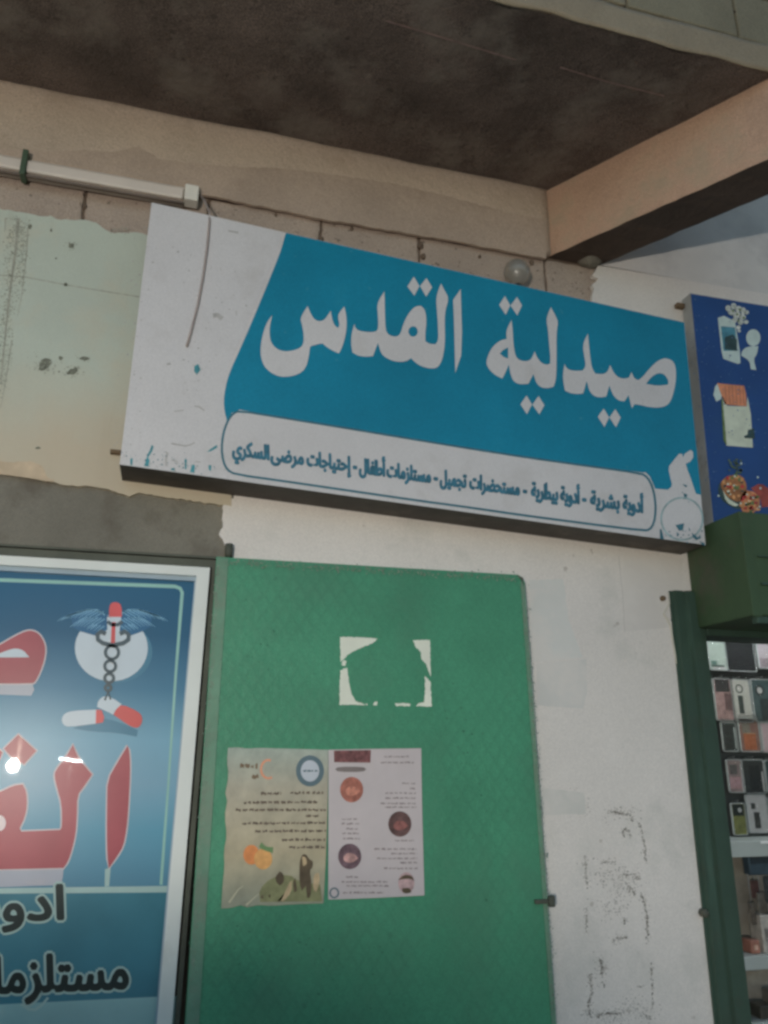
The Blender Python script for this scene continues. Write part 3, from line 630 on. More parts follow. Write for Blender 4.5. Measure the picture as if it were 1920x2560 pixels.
# film: printed panel with a glossy coat
YQ = YW-.004
def zl(x, y): return P(x, y, Y=YQ).z-.55
fm = dict(rough=.3, coat=.5, crough=.015, spec=.2, vs=5, var=.08)
gfilm = M('film_blue', None, grad=[(zl(200, 2215), A(66, 104, 122)), (zl(200, 2080), A(72, 118, 136)), (zl(200, 1960), A(96, 128, 144)), (zl(200, 1850), A(92, 130, 148)), (zl(200, 1720), A(52, 94, 118)), (zl(200, 1580), A(26, 68, 94)), (zl(200, 1440), A(28, 70, 96))], **fm)
film = wplate('printed_film', [[(IN[0][0], IN[0][1]), (IN[1][0], IN[1][1]), (IN[2][0], IN[2][1]), (IN[3][0], IN[3][1])]], YQ, .003, gfilm, wn)
def fp(name, loops, n, mat):
    W = [[P(x, y, Y=YQ-.0004*n) for x, y in l] for l in loops]
    return wplate(name, [[(max(p.x, IN[0][0]+.008), p.z) for p in l] for l in W], YQ-.0004*n, 0, mat, film)
fm2 = dict(rough=.3, coat=.5, crough=.015, spec=.2)
f_band = M('film_band', A(96, 122, 132), var=.06, **fm2); f_line = M('film_line', A(112, 146, 138), var=.06, **fm2)
f_teal = M('film_teal', A(48, 92, 104), var=.14, vs=5, **fm2); f_pale = M('film_pale', A(112, 142, 142), var=.12, vs=4, **fm2)
f_white = M('film_white', A(150, 158, 164), var=.06, **fm2); f_red = M('film_red', A(128, 62, 68), var=.12, **fm2)
f_edge = M('film_letter_edge', A(154, 146, 148), var=.05, **fm2); f_grey = M('film_grey', A(132, 134, 142), var=.08, **fm2)
f_black = M('film_black', A(26, 36, 36), var=.15, **fm2); f_halo = M('film_halo', A(128, 148, 144), var=.08, **fm2)
f_navy = M('film_navy', A(34, 74, 104), var=.12, **fm2); f_wing = M('film_wing', A(92, 130, 152), var=.1, **fm2)
f_cap = M('film_capsule_red', A(158, 66, 66), var=.15, **fm2); f_dark = M('film_snake', A(58, 68, 74), var=.1, **fm2); f_shadow = M('film_shadow', A(54, 94, 114), var=.1, **fm2)
# border line of the print
ol = Zp([(-2300, 92), (0, 262), (1345, 312), (1392, 330), (1412, 372), (1360, 1000), (1302, 1843)])+Zq([(1248, 775)])
il = Zq([(1225, 772)])+Zp([(1284, 1843), (1340, 1000), (1386, 376), (1376, 352), (1345, 340), (0, 290), (-2300, 120)])
fp('border_line', [ol+il], 1, f_line)
fp('lower_panel', [Zq([(-2300, 832), (0, 800), (1345, 782), (1395, 782), (1340, 1640), (1290, 1630), (0, 1692), (-2300, 1803)])], 1, f_teal)
fp('divider_line', [Zq([(-2300, 832), (0, 800), (1345, 782), (1350, 832), (0, 842), (-2300, 868)])], 2, f_halo)
fp('bottom_panel', [Zq([(-2300, 1803), (0, 1692), (1290, 1630), (1360, 1628), (1330, 2600), (-2300, 2760)])], 1, f_pale)
# red words with pale edge and extruded shadow
def rim(l, d): return inset(l, -d)
sad = soft(Zp([(-160, 860), (0, 775), (120, 705), (200, 668), (250, 665), (300, 690), (338, 750), (350, 810), (340, 890), (310, 980), (270, 1060), (245, 1072), (-160, 1072)]), 50, 1)
sadh = soft(Zp([(-60, 862), (60, 815), (120, 800), (180, 815), (226, 870), (-60, 872)]), 50, 1)
fp('letter_shadow', [Zp([(-160, 1070), (250, 1070), (262, 1120), (240, 1165), (-160, 1150)])], 1, f_grey)
fp('letter_edge', [rim(sad, 3.6)], 2, f_edge); fp('red_letter', [sad], 3, f_red); fp('letter_eye', [sadh], 4, f_white)
dmd = Zp([(140, 1462), (280, 1588), (185, 1692), (100, 1650), (30, 1572)]); dm2 = Zp([(-120, 1480), (20, 1600), (-20, 1700), (-140, 1600)])
for q in (dmd, dm2): fp('letter_edge', [rim(q, 3.6)], 2, f_edge); fp('red_letter', [q], 3, f_red)
lam = soft(Zp([(560, 1540), (605, 1650), (708, 1770), (640, 1870), (594, 1930), (590, 2100), (580, 2230), (552, 2350), (522, 2440), (488, 2488), (300, 2493), (-160, 2503), (-160, 1960), (0, 1905), (100, 1855), (175, 1845), (203, 1900), (208, 2010), (190, 2100), (150, 2185), (165, 2208), (462, 2196), (476, 2170), (474, 2000), (440, 1880), (418, 1790), (425, 1740), (505, 1640)]), 50, 1)
fp('letter_shadow', [Zp([(-160, 2500), (300, 2490), (490, 2485), (482, 2560), (470, 2620), (-160, 2640)])], 1, f_grey)
fp('letter_edge', [rim(lam, 3.6)], 2, f_edge); fp('red_letter', [lam], 3, f_red)
fp('letter_eye', [Zq(disc(0, 300, 45, 60, 20))], 4, M('film_pink_glint', A(206, 160, 160), var=.05, **fm2))  # eye of the qaf, a bright reflected highlight painted in pink
ali = soft(Zp([(980, 1548), (900, 1680), (826, 1812), (822, 2000), (820, 2200), (824, 2400), (836, 2490), (898, 2402), (948, 2320), (972, 2190), (985, 2040), (996, 1843), (1000, 1700), (994, 1590)]), 40, 1)
fp('letter_edge', [rim(ali, 3.6)], 2, f_edge); fp('red_letter', [ali], 3, f_red)
fp('letter_shadow', [Zq([(806, 655), (850, 640), (838, 785), (804, 788)])], 1, f_halo)
for s_, a_, b_, em in (('يدلية', (-420, 1722), (-46, 1709), 230), ('دس', (-420, 2190), (-46, 2172), 330)):     # the words run on out of the frame
    text_px('letter_edge', s_, a_, b_, em, YQ-.0008, f_edge, film, .045, 8); text_px('red_letter', s_, a_, b_, em, YQ-.0026, f_red, film, .025, 6)
# black words with pale halo
for s, a, b, em in (('ادوية', (-105, 2305), (157, 2297), 118), ('مستلزمات', (-120, 2486), (318, 2470), 126)):
    text_px('word_halo', s, a, b, em, YQ-.0010, f_halo, film, .085, 10); text_px('black_word', s, a, b, em, YQ-.0032, f_black, film, .036, 6)
fp('swash', [Zq(stroke([(160, 1690), (220, 1730), (270, 1735), (320, 1700), (370, 1640)], 20))], 4, f_halo)
# winged staff with two snakes and capsules
fp('tablet_shadow', [Zp(disc(880, 830, 290, 240, 40))], 1, f_shadow)
fp('tablet', [Zp(disc(855, 800, 280, 254, 40))], 2, f_white)
fp('tablet_cover', [Zp([(540, 520), (700, 515), (860, 560), (1010, 515), (1180, 520), (1150, 640), (1090, 672), (1000, 705), (860, 640), (735, 705), (620, 672), (560, 640)])], 3, f_navy)
for s in (-1, 1):
    fe = []
    for i in range(9):
        t = i/8; x0_ = 70+t*210; y0_ = 520-40*math.sin(t*2.2)+t*40
        fe.append(Zp(stroke([(865+s*x0_, y0_), (865+s*(x0_+70+40*t), y0_+42), (865+s*(x0_+95+50*t), y0_+66)], 9, True)))
        if i < 7: fe.append(Zp(stroke([(865+s*(x0_-10), y0_+55), (865+s*(x0_+60), y0_+98), (865+s*(x0_+100), y0_+128)], 9, True)))
        if i < 4: fe.append(Zp(stroke([(865+s*(x0_-5), y0_+110), (865+s*(x0_+50), y0_+150)], 9, True)))
    fe.append(Zp(stroke([(865+s*60, 545), (865+s*120, 505), (865+s*200, 505), (865+s*320, 545), (865+s*400, 590)], 11, True)))
    merge_plates('wing', fe, YQ-.0016, f_wing, film)
fp('staff', [Zp([(822, 560), (930, 560), (915, 700), (885, 780), (845, 780), (825, 700)])], 5, f_white)
fp('staff_stripe', [Zp([(858, 600), (888, 600), (884, 765), (850, 765)])], 6, f_cap)
fp('staff_capsule', [soft(Zp([(838, 560), (838, 490), (850, 455), (885, 445), (920, 455), (935, 490), (935, 560)]), 60, 1)], 6, f_cap)
fp('staff_collar', [Zp(stroke([(825, 595), (860, 620), (905, 620), (940, 595)], 28))], 6, f_dark)
fp('snake_heads', [Zp(stroke([(812, 690), (775, 672), (748, 695), (752, 735), (790, 762), (865, 778), (945, 762), (985, 735), (988, 695), (960, 672), (920, 690)], 34))], 7, f_dark)
for x, y, r in ((860, 832, 55), (846, 938, 46), (838, 1030, 38), (830, 1105, 26)):
    fp('snake_coil', [Zp(disc(x, y, r+8, r+8, 22)), Zp(disc(x, y, r-16, r-16, 18))], 7, f_dark)
fp('snake_tails', [Zp(stroke([(805, 1200), (830, 1135), (850, 1195)], 18))], 7, f_dark)
fp('capsule_shadow', [soft(Zp([(560, 1415), (760, 1330), (900, 1360), (1060, 1430), (1050, 1480), (900, 1450), (700, 1440)]), 70, 1)], 1, f_shadow)
fp('white_capsule', [soft(Zp([(740, 1272), (560, 1280), (495, 1300), (472, 1345), (485, 1390), (530, 1405), (735, 1380)]), 70, 1)], 4, f_white)
fp('capsule_band', [Zp([(738, 1272), (780, 1275), (800, 1330), (790, 1370), (735, 1380)])], 5, f_cap)
fp('capsule_white_half', [soft(Zp([(800, 1165), (755, 1200), (745, 1250), (870, 1310), (890, 1270), (935, 1230), (860, 1180)]), 70, 1)], 6, f_white)
fp('capsule_red_half', [soft(Zp([(935, 1230), (1060, 1285), (1095, 1330), (1085, 1390), (1050, 1415), (990, 1395), (872, 1310), (895, 1265)]), 70, 1)], 7, f_cap)

# ------------------------------------------------------------------ green metal door leaf folded back on the wall
YD = -.055
dt = P(900, 1414, Y=YD)
gd = thing('metal_door', 'green painted metal door leaf folded open flat against the white wall', 'door', (.6, -.02, .16))
tl, tr = P(541, 1392, Y=YD), P(1311, 1438, Y=YD); bl_, br_ = P(462, 2560, Y=YD), P(1391, 2560, Y=YD)
def ext(a, b, z): t = (z-a.z)/(b.z-a.z); return a.x+(b.x-a.x)*t
zb = .16
DL = [(tl.x, tl.z), (tr.x-.022, tr.z), (tr.x-.006, tr.z-.008), (tr.x, tr.z-.026), (ext(tr, br_, 1.2), 1.2), (ext(tr, br_, zb), zb), (ext(tl, bl_, zb), zb)]
dsk = wplate('door_skin', [DL], YD, .004, greend, gd)
inn = [(DL[0][0]+.004, DL[0][1]-.004), (DL[2][0]-.004, DL[2][1]-.004), (DL[3][0]-.004, DL[3][1]), (DL[5][0]-.004, DL[5][1]+.004), (DL[6][0]+.004, DL[6][1]+.004)]
wplate('door_core', [inn], YD+.0042, .033, greenedge, gd)
hs = lambda z, o: ext(tl, bl_, z)+o
wplate('hinge_stile', [[(hs(tl.z, .002), tl.z-.003), (hs(tl.z, .034), tl.z-.003), (hs(zb, .034), zb+.003), (hs(zb, .002), zb+.003)]], YD-.0035, .0033, greenedge, gd)
rs = lambda z, o: ext(tr, br_, z)+o
wplate('edge_strip', [[(rs(tr.z-.03, -.016), tr.z-.02), (rs(tr.z-.03, -.001), tr.z-.034), (rs(zb, -.001), zb+.003), (rs(zb, -.014), zb+.003)]], YD-.0022, .002, greenedge, gd)
p = P(1375, 2254, Y=YD-.01)
box('latch', (p.x-.045, YD-.012, p.z-.005), (p.x+.008, YD-.0005, p.z+.006), framed, dsk, .002)
box('latch_keeper', (p.x-.005, YD-.018, p.z-.014), (p.x+.014, YD-.0025, p.z+.016), framed, gd, .004)
p = P(572, 1376, Y=-.03); lathe('hinge_knuckle', [(.004, -.022), (.011, -.02), (.012, .0), (.011, .018), (.004, .02)], (p.x, -.034, p.z), framed, gd, 12)
p = P(1300, 1443, Y=YD); wplate('corner_wear', [[(p.x-.012, p.z+.006), (p.x+.009, p.z-.002), (p.x+.009, p.z-.03), (p.x+.004, p.z-.012)]], YD-.004, .001, framed, gd)
for x, y in ((842, 1423), (957, 1428), (660, 1418), (1060, 1436), (1180, 1440)):
    p = P(x, y, Y=YD); lathe('rivet', [(.004, -.0008), (.003, -.002), (.0005, -.003)], (p.x, YD, p.z), greenedge, dsk, 8, axis='Y')

smear('paint_wear', [([(560, 1404), (900, 1424), (1290, 1446)], 16), ([(1308, 1460), (1335, 1800), (1372, 2300), (1385, 2540)], 14), ([(545, 1410), (520, 1800), (480, 2450)], 12)], YD-.0045, M('wear_grey', A(92, 104, 92), .8, .3, 60), dsk, .05, 1.6, 3)
smear('paint_chips', [([(640, 1480), (700, 1560), (610, 1640)], 60), ([(1100, 1700), (1240, 2100)], 120), ([(560, 2330), (1000, 2480)], 160), ([(1150, 2250), (1350, 2262)], 20)], YD-.0006, M('chip_dark', A(46, 88, 68), .8, .3, 60), dsk, .0009, 2.2, 6)
# torn sticker remains on the door
ts = thing('torn_sticker', 'remains of a torn off white paper sticker on the green door', 'sticker', P(962, 1765, Y=YD))
Zt = Zm(480, 1340, 1.765)
for pts, sd in (([(653, 445), (740, 447), (820, 453), (798, 472), (735, 498), (690, 522), (668, 545), (655, 556)], 1), ([(655, 592), (684, 580), (692, 640), (705, 700), (722, 728), (768, 745), (650, 745)], 2),
                ([(975, 460), (1050, 458), (1053, 622), (1036, 572), (1012, 542), (1010, 512), (986, 488)], 3), ([(1028, 618), (1052, 642), (1057, 753), (988, 751), (1000, 738), (1024, 734), (1029, 680)], 4),
                ([(895, 738), (930, 736), (965, 742), (962, 751), (900, 750)], 5), ([(805, 732), (818, 730), (815, 748), (800, 747)], 6), ([(668, 548), (682, 552), (676, 574), (660, 570)], 7), ([(766, 738), (775, 742), (772, 749)], 8)):
    plate('paper_remnant', [rag(Zt(pts+[pts[0]]), 1.1, 4, sd)[:-1]], YD-.0008, .0006, torn, ts)

# two flyers pasted on the door
Zf = Zm(540, 1840, 3.072); YFl = YD-.0042
rd = random.Random(5)
def lines(rows, name, Yk, mat, par, hh=7):
    out = []
    for y, xa, xb, sl in rows:
        x = xa
        while x < xb:
            wl_ = rd.uniform(18, 55); x2 = min(xb, x+wl_)
            m = max(2, int((x2-x)/9)); tp, bt = [], []
            for i in range(m+1):
                xx = x+(x2-x)*i/m; yy = y+sl*(xx-xa)
                tp.append((xx, yy-hh*rd.uniform(.3, 1.5))); bt.append((xx, yy+hh*rd.uniform(.1, .9)))
            out.append(Zf(tp+bt[::-1])); x = x2+rd.uniform(6, 14)
    return merge_plates(name, out, Yk, mat, par)
be = thing('flyer', 'beige printed flyer with orange fruit picture, ragged left edge, on the green door', 'flyer', P(740, 2260, Y=YD), 'flyers on the green door')
bei = soft(Zf([(92, 92), (160, 86), (240, 98), (330, 90), (480, 96), (600, 98), (862, 106), (858, 500), (845, 900), (826, 1285), (600, 1292), (420, 1306), (330, 1296), (240, 1316), (190, 1300), (110, 1322), (40, 1325), (50, 1150), (66, 1000), (60, 880), (84, 760), (66, 620), (86, 500), (72, 440), (98, 300), (84, 200)]), 20, 1)
gz = lambda y: (P(740, 1840+y/3.072, Y=YFl).z-BASE[be].z)
gb = M('flyer_paper_beige', None, rough=.6, vs=18, var=.3, bump=.35, bs=30, grad=[(gz(1320), A(124, 126, 110)), (gz(900), A(148, 138, 114)), (gz(400), A(144, 138, 122)), (gz(90), A(134, 142, 132))])
bsh = plate('sheet', [bei], YFl, .0006, gb, be)
f1 = YFl-.0005
lines([(445, 345, 500, .0), (440, 570, 720, 0), (440, 740, 825, 0), (515, 215, 780, -.01), (570, 150, 845, 0), (615, 690, 790, 0), (675, 200, 845, -.01), (735, 300, 845, -.01), (800, 505, 838, 0), (857, 560, 835, 0)], 'print_lines', f1, ink, bsh, 12)
plate('logo_ring', [Zf(disc(722, 268, 108, 120, 32)), Zf(disc(722, 268, 71, 82, 28))], f1, 0, M('flyer_logo', A(70, 86, 92), .6), bsh)
plate('logo_disc', [Zf(disc(722, 268, 71, 82, 28))], f1, 0, M('flyer_logo_disc', A(146, 150, 156), .6), bsh)
lines([(270, 668, 780, 0)], 'logo_text', f1-.0004, M('flyer_logo', A(70, 86, 92), .6), bsh, 9)
lines([(235, 185, 320, .02), (318, 275, 332, -.05)], 'title_lines', f1, M('flyer_brown', A(92, 78, 62), .7), bsh, 20)
plate('fruit_slice_print', [Zf(stroke(disc(402, 255, 56, 70, 18, 60, 290), 18))], f1, 0, M('flyer_peach', A(168, 116, 92), .7), bsh)
org = M('flyer_orange', A(172, 106, 62), .6, .15, 60); org2 = M('flyer_orange_cut', A(190, 126, 76), .6, .15, 80)
plate('orange_print', [Zf(disc(272, 912, 62, 76, 24))], f1, 0, org, bsh); plate('orange_print', [Zf(disc(362, 945, 70, 80, 24))], f1-.0003, 0, org2, bsh)
plate('leaf_print', [soft(Zf([(330, 850), (350, 815), (380, 850), (440, 855), (435, 900), (390, 885), (350, 870)]), 70, 1)], f1-.0005, 0, M('flyer_leaf', A(84, 108, 72), .7), bsh)
pic = M('flyer_picture_dark', A(70, 60, 46), .7, .3, 60); pic2 = M('flyer_picture_olive', A(104, 104, 74), .7, .25, 40); pic3 = M('flyer_picture_tan', A(146, 128, 100), .7, .2, 50)
plate('picture_ground', [soft(Zf([(330, 1180), (420, 1090), (560, 1060), (640, 1120), (800, 1140), (815, 1270), (340, 1275)]), 70, 1)], f1, 0, pic2, bsh)
pp = []
for q in ([(645, 960), (660, 910), (690, 905), (720, 950), (745, 960), (742, 1010), (720, 1030), (735, 1130), (725, 1240), (700, 1245), (690, 1150), (660, 1190), (640, 1130), (640, 1010)], [(455, 1080), (490, 1040), (520, 1060), (525, 1120), (490, 1150), (460, 1120)], [(590, 1120), (610, 1090), (625, 1190), (600, 1200)], [(340, 1240), (360, 1215), (365, 1255)], [(400, 1225), (420, 1215), (415, 1250)]): pp.append(soft(Zf(q), 80, 1))
merge_plates('picture_shapes', pp, f1-.0004, pic, bsh)
pp = [soft(Zf(q), 80, 1) for q in ([(560, 1130), (585, 1110), (580, 1200), (520, 1270), (500, 1265)], [(750, 1060), (790, 1050), (800, 1110), (770, 1200), (745, 1180)], [(660, 925), (690, 930), (700, 985), (668, 1000)])]
merge_plates('picture_highlights', pp, f1-.0007, pic3, bsh)
pp = [Zf(stroke(p, 16, True)) for p in ([(100, 1280), (170, 1180), (210, 1150)], [(230, 1300), (330, 1210)], [(480, 1270), (560, 1170)])]
merge_plates('paper_creases', pp, f1, M('flyer_crease', A(150, 146, 124), .7), bsh)
wf_ = thing('flyer', 'white printed flyer with four round photographs, pasted on the green door', 'flyer', P(950, 2240, Y=YD), 'flyers on the green door')
wsh = plate('sheet', [soft(Zf([(864, 106), (1100, 100), (1400, 97), (1576, 94), (1582, 500), (1592, 900), (1601, 1224), (1300, 1240), (1000, 1252), (862, 1256), (864, 700)]), 15, 1)], YFl-.0002, .0006, paper, wf_)
f2 = YFl-.0008
hd = M('flyer_header', A(92, 58, 58), .6, .5, 70)
plate('header_photo', [Zf([(905, 112), (1190, 108), (1186, 205), (908, 202)])], f2, 0, hd, wsh)
plate('caption_bar', [soft(Zf([(915, 255), (940, 236), (1130, 236), (1155, 255), (1130, 276), (940, 276)]), 70, 1)], f2, 0, M('flyer_bar', A(96, 88, 86), .6), wsh)
for (x, y, c, c2) in ((1042, 412, (126, 78, 66), (152, 100, 84)), (1412, 676, (74, 54, 52), (110, 70, 66)), (1027, 925, (82, 64, 70), (150, 116, 112))):
    plate('round_photo', [Zf(disc(x, y, 89, 98, 28))], f2, 0, M('flyer_photo_%d' % x, A(*c), .6, .45, 45), wsh)
    plate('photo_detail', [soft(Zf([(x-55, y+10), (x-20, y-30), (x+40, y-20), (x+65, y+15), (x+20, y+50), (x-35, y+45)]), 80, 2)], f2-.0003, 0, M('flyer_photo_hi_%d' % x, A(*c2), .6, .4, 60), wsh)
plate('small_photo', [Zf(disc(1462, 1128, 62, 82, 24))], f2, 0, M('flyer_photo_small', A(146, 122, 122), .6, .3, 60), wsh)
merge_plates('photo_detail', [soft(Zf(q), 80, 1) for q in ([(1400, 1105), (1440, 1065), (1500, 1070), (1525, 1110), (1490, 1095), (1430, 1100)], [(1430, 1170), (1490, 1165), (1500, 1200), (1460, 1212), (1432, 1200)])], f2-.0003, pic, wsh)
plate('logo_ring', [Zf(disc(908, 1205, 38, 42, 22)), Zf(disc(908, 1205, 26, 30, 18))], f2, 0, M('flyer_logo', A(70, 86, 92), .6), wsh)
lines([(160, 1290, 1480, 0), (205, 1265, 1530, 0), (365, 1430, 1530, 0), (405, 1490, 1535, 0), (440, 1300, 1535, 0), (478, 1300, 1540, 0), (520, 1265, 1540, 0), (548, 1295, 1540, 0), (805, 1375, 1520, 0), (870, 1215, 1540, 0), (905, 1345, 1545, 0), (942, 1235, 1545, 0), (975, 1415, 1545, 0), (1018, 1290, 1550, 0), (640, 965, 1085, 0), (675, 965, 1100, 0), (715, 1000, 1095, 0), (750, 970, 1100, 0), (790, 975, 1105, 0), (1085, 1000, 1090, 0), (1122, 965, 1320, 0), (1152, 1000, 1330, 0), (1205, 975, 1290, 0)], 'print_lines', f2, inkg, wsh, 8)

# ------------------------------------------------------------------ neighbouring shop: blue sign, shutter box, frame
bs = thing('signboard', 'deep blue signboard box with printed goods pictures above the phone case shop', 'sign', (2.2, -.02, 2.36), None)
YB = -.075
tlb, blb = P(1726, 732, Y=YB), P(1784, 1311, Y=YB); trb = P(1920, 764, Y=YB)
xl = (tlb.x+blb.x)/2; sl_ = (trb.z-tlb.z)/(trb.x-tlb.x)
zt_ = lambda x: tlb.z+sl_*(x-tlb.x)
q = [(tlb.x, tlb.z), (3.3, zt_(3.3)), (3.28, blb.z-.02), (blb.x, blb.z)]
wplate('casing', [q], YB+.002, .052, alu, bs)
bfc = wplate('face_panel', [[(q[0][0]+.002, q[0][1]-.004), (q[1][0], q[1][1]-.004), (q[2][0], q[2][1]+.004), (q[3][0]+.002, q[3][1]+.004)]], YB, .0018, M('blue_sign_face', A(24, 52, 96), .4, .15, 4, spec=.35, dirt=(A(36, 62, 92), 3, .55, .4)), bs)
Zs = Zm(1640, 640, 2.911)
def bsp(name, l, n, mat): return plate(name, [l], YB-.0006*n, 0, mat, bfc)
p_w = M('bsign_white', A(150, 162, 158), .45, .08, 30); p_g = M('bsign_glass', A(58, 104, 118), .45, .3, 40); p_d = M('bsign_dark', A(36, 52, 52), .5, .3, 40)
p_o = M('bsign_orange', A(168, 108, 78), .5, .15, 40); p_r = M('bsign_red', A(118, 52, 44), .5, .3, 40); p_c = M('bsign_cream', A(158, 162, 146), .5, .1, 30); p_n = M('bsign_nut', A(172, 116, 74), .5, .3, 60); p_gr = M('bsign_green', A(78, 92, 54), .5, .3, 60)
bsp('perfume_bottle_print', Zs([(450, 450), (495, 435), (575, 475), (610, 690), (615, 780), (595, 785), (490, 748), (478, 700)]), 1, p_w)
bsp('perfume_glass_print', Zs([(472, 510), (575, 520), (592, 690), (492, 690)]), 2, p_g)
bsp('bottle_dark_print', Zs([(500, 590), (560, 570), (590, 610), (590, 690), (500, 680)]), 3, p_d)
rd = random.Random(3)
fl = [Zs(disc(x, y, r*rd.uniform(.8, 1.2), r*rd.uniform(.8, 1.2), 9)) for x, y, r in ((525, 380, 22), (565, 365, 22), (600, 385, 26), (635, 400, 24), (660, 410, 18), (550, 410, 22), (590, 430, 26), (630, 445, 24), (575, 465, 18), (615, 480, 20), (655, 480, 18), (600, 520, 15), (605, 545, 14))]
merge_plates('flower_print', fl, YB-.0024, M('bsign_flower', A(152, 160, 150), .5, .4, 90), bfc)
merge_plates('flower_hearts', [Zs(disc(x, y, 9, 9, 8)) for x, y in ((590, 425), (560, 400), (640, 450), (610, 390), (600, 470))], YB-.003, p_gr, bfc)
bsp('powder_lid_print', Zs(disc(708, 595, 52, 62, 24)), 3, p_w)
bsp('powder_box_print', soft(Zs([(625, 690), (660, 660), (745, 655), (735, 715), (710, 750), (730, 830), (690, 825), (680, 760), (620, 725)]), 60, 1), 2, p_w)
bsp('cigarette_tips_print', Zs([(445, 925), (640, 945), (655, 1000), (660, 1095), (500, 1080)]), 2, p_o)
merge_plates('cigarette_gaps', [Zs([(x, 940), (x+5, 940), (x+14, 1080), (x+9, 1080)]) for x in range(500, 640, 26)], YB-.0018, M('bsign_gap', A(132, 82, 60), .5), bfc)
bsp('pack_lid_print', Zs([(430, 950), (450, 925), (480, 990), (475, 1040), (440, 1060), (418, 1010)]), 1, p_w)
bsp('pack_print', Zs([(482, 1020), (520, 1090), (660, 1095), (665, 1020), (690, 1150), (705, 1395), (510, 1380)]), 2, p_c)
bsp('pack_edge_print', Zs([(475, 1050), (485, 1040), (515, 1380), (490, 1340)]), 3, p_gr)
bsp('pack_mark_print', Zs([(640, 1310), (665, 1300), (670, 1265), (715, 1255), (720, 1330), (645, 1325)]), 3, p_d)
bsp('bowl_rim_print', soft(Zs([(450, 1680), (470, 1640), (520, 1630), (640, 1830), (600, 1850), (500, 1800), (455, 1740)]), 70, 1), 1, p_d)
bsp('bowl_print', soft(Zs([(485, 1700), (520, 1760), (580, 1800), (605, 1810), (570, 1825), (510, 1790)]), 70, 1), 4, p_c)
bsp('fruit_heap_print', soft(Zs([(465, 1660), (500, 1610), (560, 1590), (630, 1600), (660, 1660), (660, 1740), (610, 1795), (540, 1770), (490, 1720)]), 80, 1), 2, M('bsign_heap', A(124, 82, 50), .5, .4, 60))
bsp('fruit_spill_print', soft(Zs([(610, 1760), (650, 1700), (730, 1720), (765, 1790), (730, 1860), (660, 1885), (620, 1850)]), 80, 1), 2, M('bsign_spill', A(150, 96, 64), .5, .4, 60))
bsp('red_petal_print', soft(Zs([(690, 1690), (760, 1650), (830, 1700), (840, 1820), (770, 1830), (760, 1760)]), 80, 1), 1, p_r)
rd = random.Random(8)
heap = lambda: (lambda c_, a_, q_: (c_[0]+c_[2]*q_*math.cos(a_), c_[1]+c_[3]*q_*math.sin(a_)))(rd.choice(((565, 1675, 85, 80), (690, 1800, 75, 70))), rd.random()*6.28, rd.random()**.6)
for nm, n_, mt_, a_ in (('nuts_print', 26, p_n, 15), ('berries_print', 16, M('bsign_berry', A(140, 44, 40), .5, .3, 60), 12), ('greens_print', 12, p_gr, 13), ('pistachio_print', 14, p_c, 8), ('shadow_print', 12, p_d, 10)):
    merge_plates(nm, [Zs(disc(*heap(), rd.uniform(.6, 1.3)*a_, rd.uniform(.6, 1.3)*a_, 7)) for _ in range(n_)], YB-.0016-.0004*len(nm)/4, mt_, bfc)
merge_plates('garnish_print', [Zs(disc(rd.uniform(530, 620), rd.uniform(1480, 1590), rd.uniform(5, 14), rd.uniform(5, 12), 7)) for _ in range(22)], YB-.003, M('bsign_garnish', A(62, 74, 58), .5, .4, 80), bfc)
smear('sign_dust', [(Zs([(300, 400), (360, 1100), (430, 1850)]), 40), (Zs([(420, 500), (760, 1300)]), 120)], YB-.0042, M('bsign_dust', A(60, 82, 112), .6, .3, 50), bfc, .003, 1.6, 5)
merge_plates('sparkle_print', [Zs(disc(x, y, 8, 8, 8)) for x, y in ((740, 1610), (620, 1510), (760, 1690), (455, 1745))], YB-.0036, p_w, bfc)
p = P(1698, 764, Y=-.03); box('fixing_bracket', (p.x-.012, -.036, p.z-.008), (p.x+.03, -.0152, p.z+.01), rust, bs, .002)

YX = P(1870, 1450, X=XR).y
ztop = P(1870, 1300, X=XR).z; zbot = P(1872, 1540, X=XR).z
ro = thing('shutter_housing', 'dark olive green roller shutter housing jutting out over the phone case shop doorway', 'shutter housing', (2.4, -.1, zbot))
box('box', (XR, YX, zbot), (3.35, -.0158, 2.355), greenbox, ro, .006)
for z0, z1 in ((1388, 1392), (1454, 1462)):
    pa, pb2 = P(1895, z0, Y=YX-.004), P(1895, z1, Y=YX-.004)
    box('pressed_rib', (XR+.045, YX-.008, pb2.z), (3.3, YX-.0005, pa.z), greendk, ro, .002)
box('corner_strip', (XR-.003, YX-.006, zbot-.004), (XR+.03, YX-.0005, 2.35), greenbox, ro, .002)
box('bottom_lip', (XR+.02, YX+.005, zbot-.022), (3.33, YX+.03, zbot-.001), greendk, ro, .002)
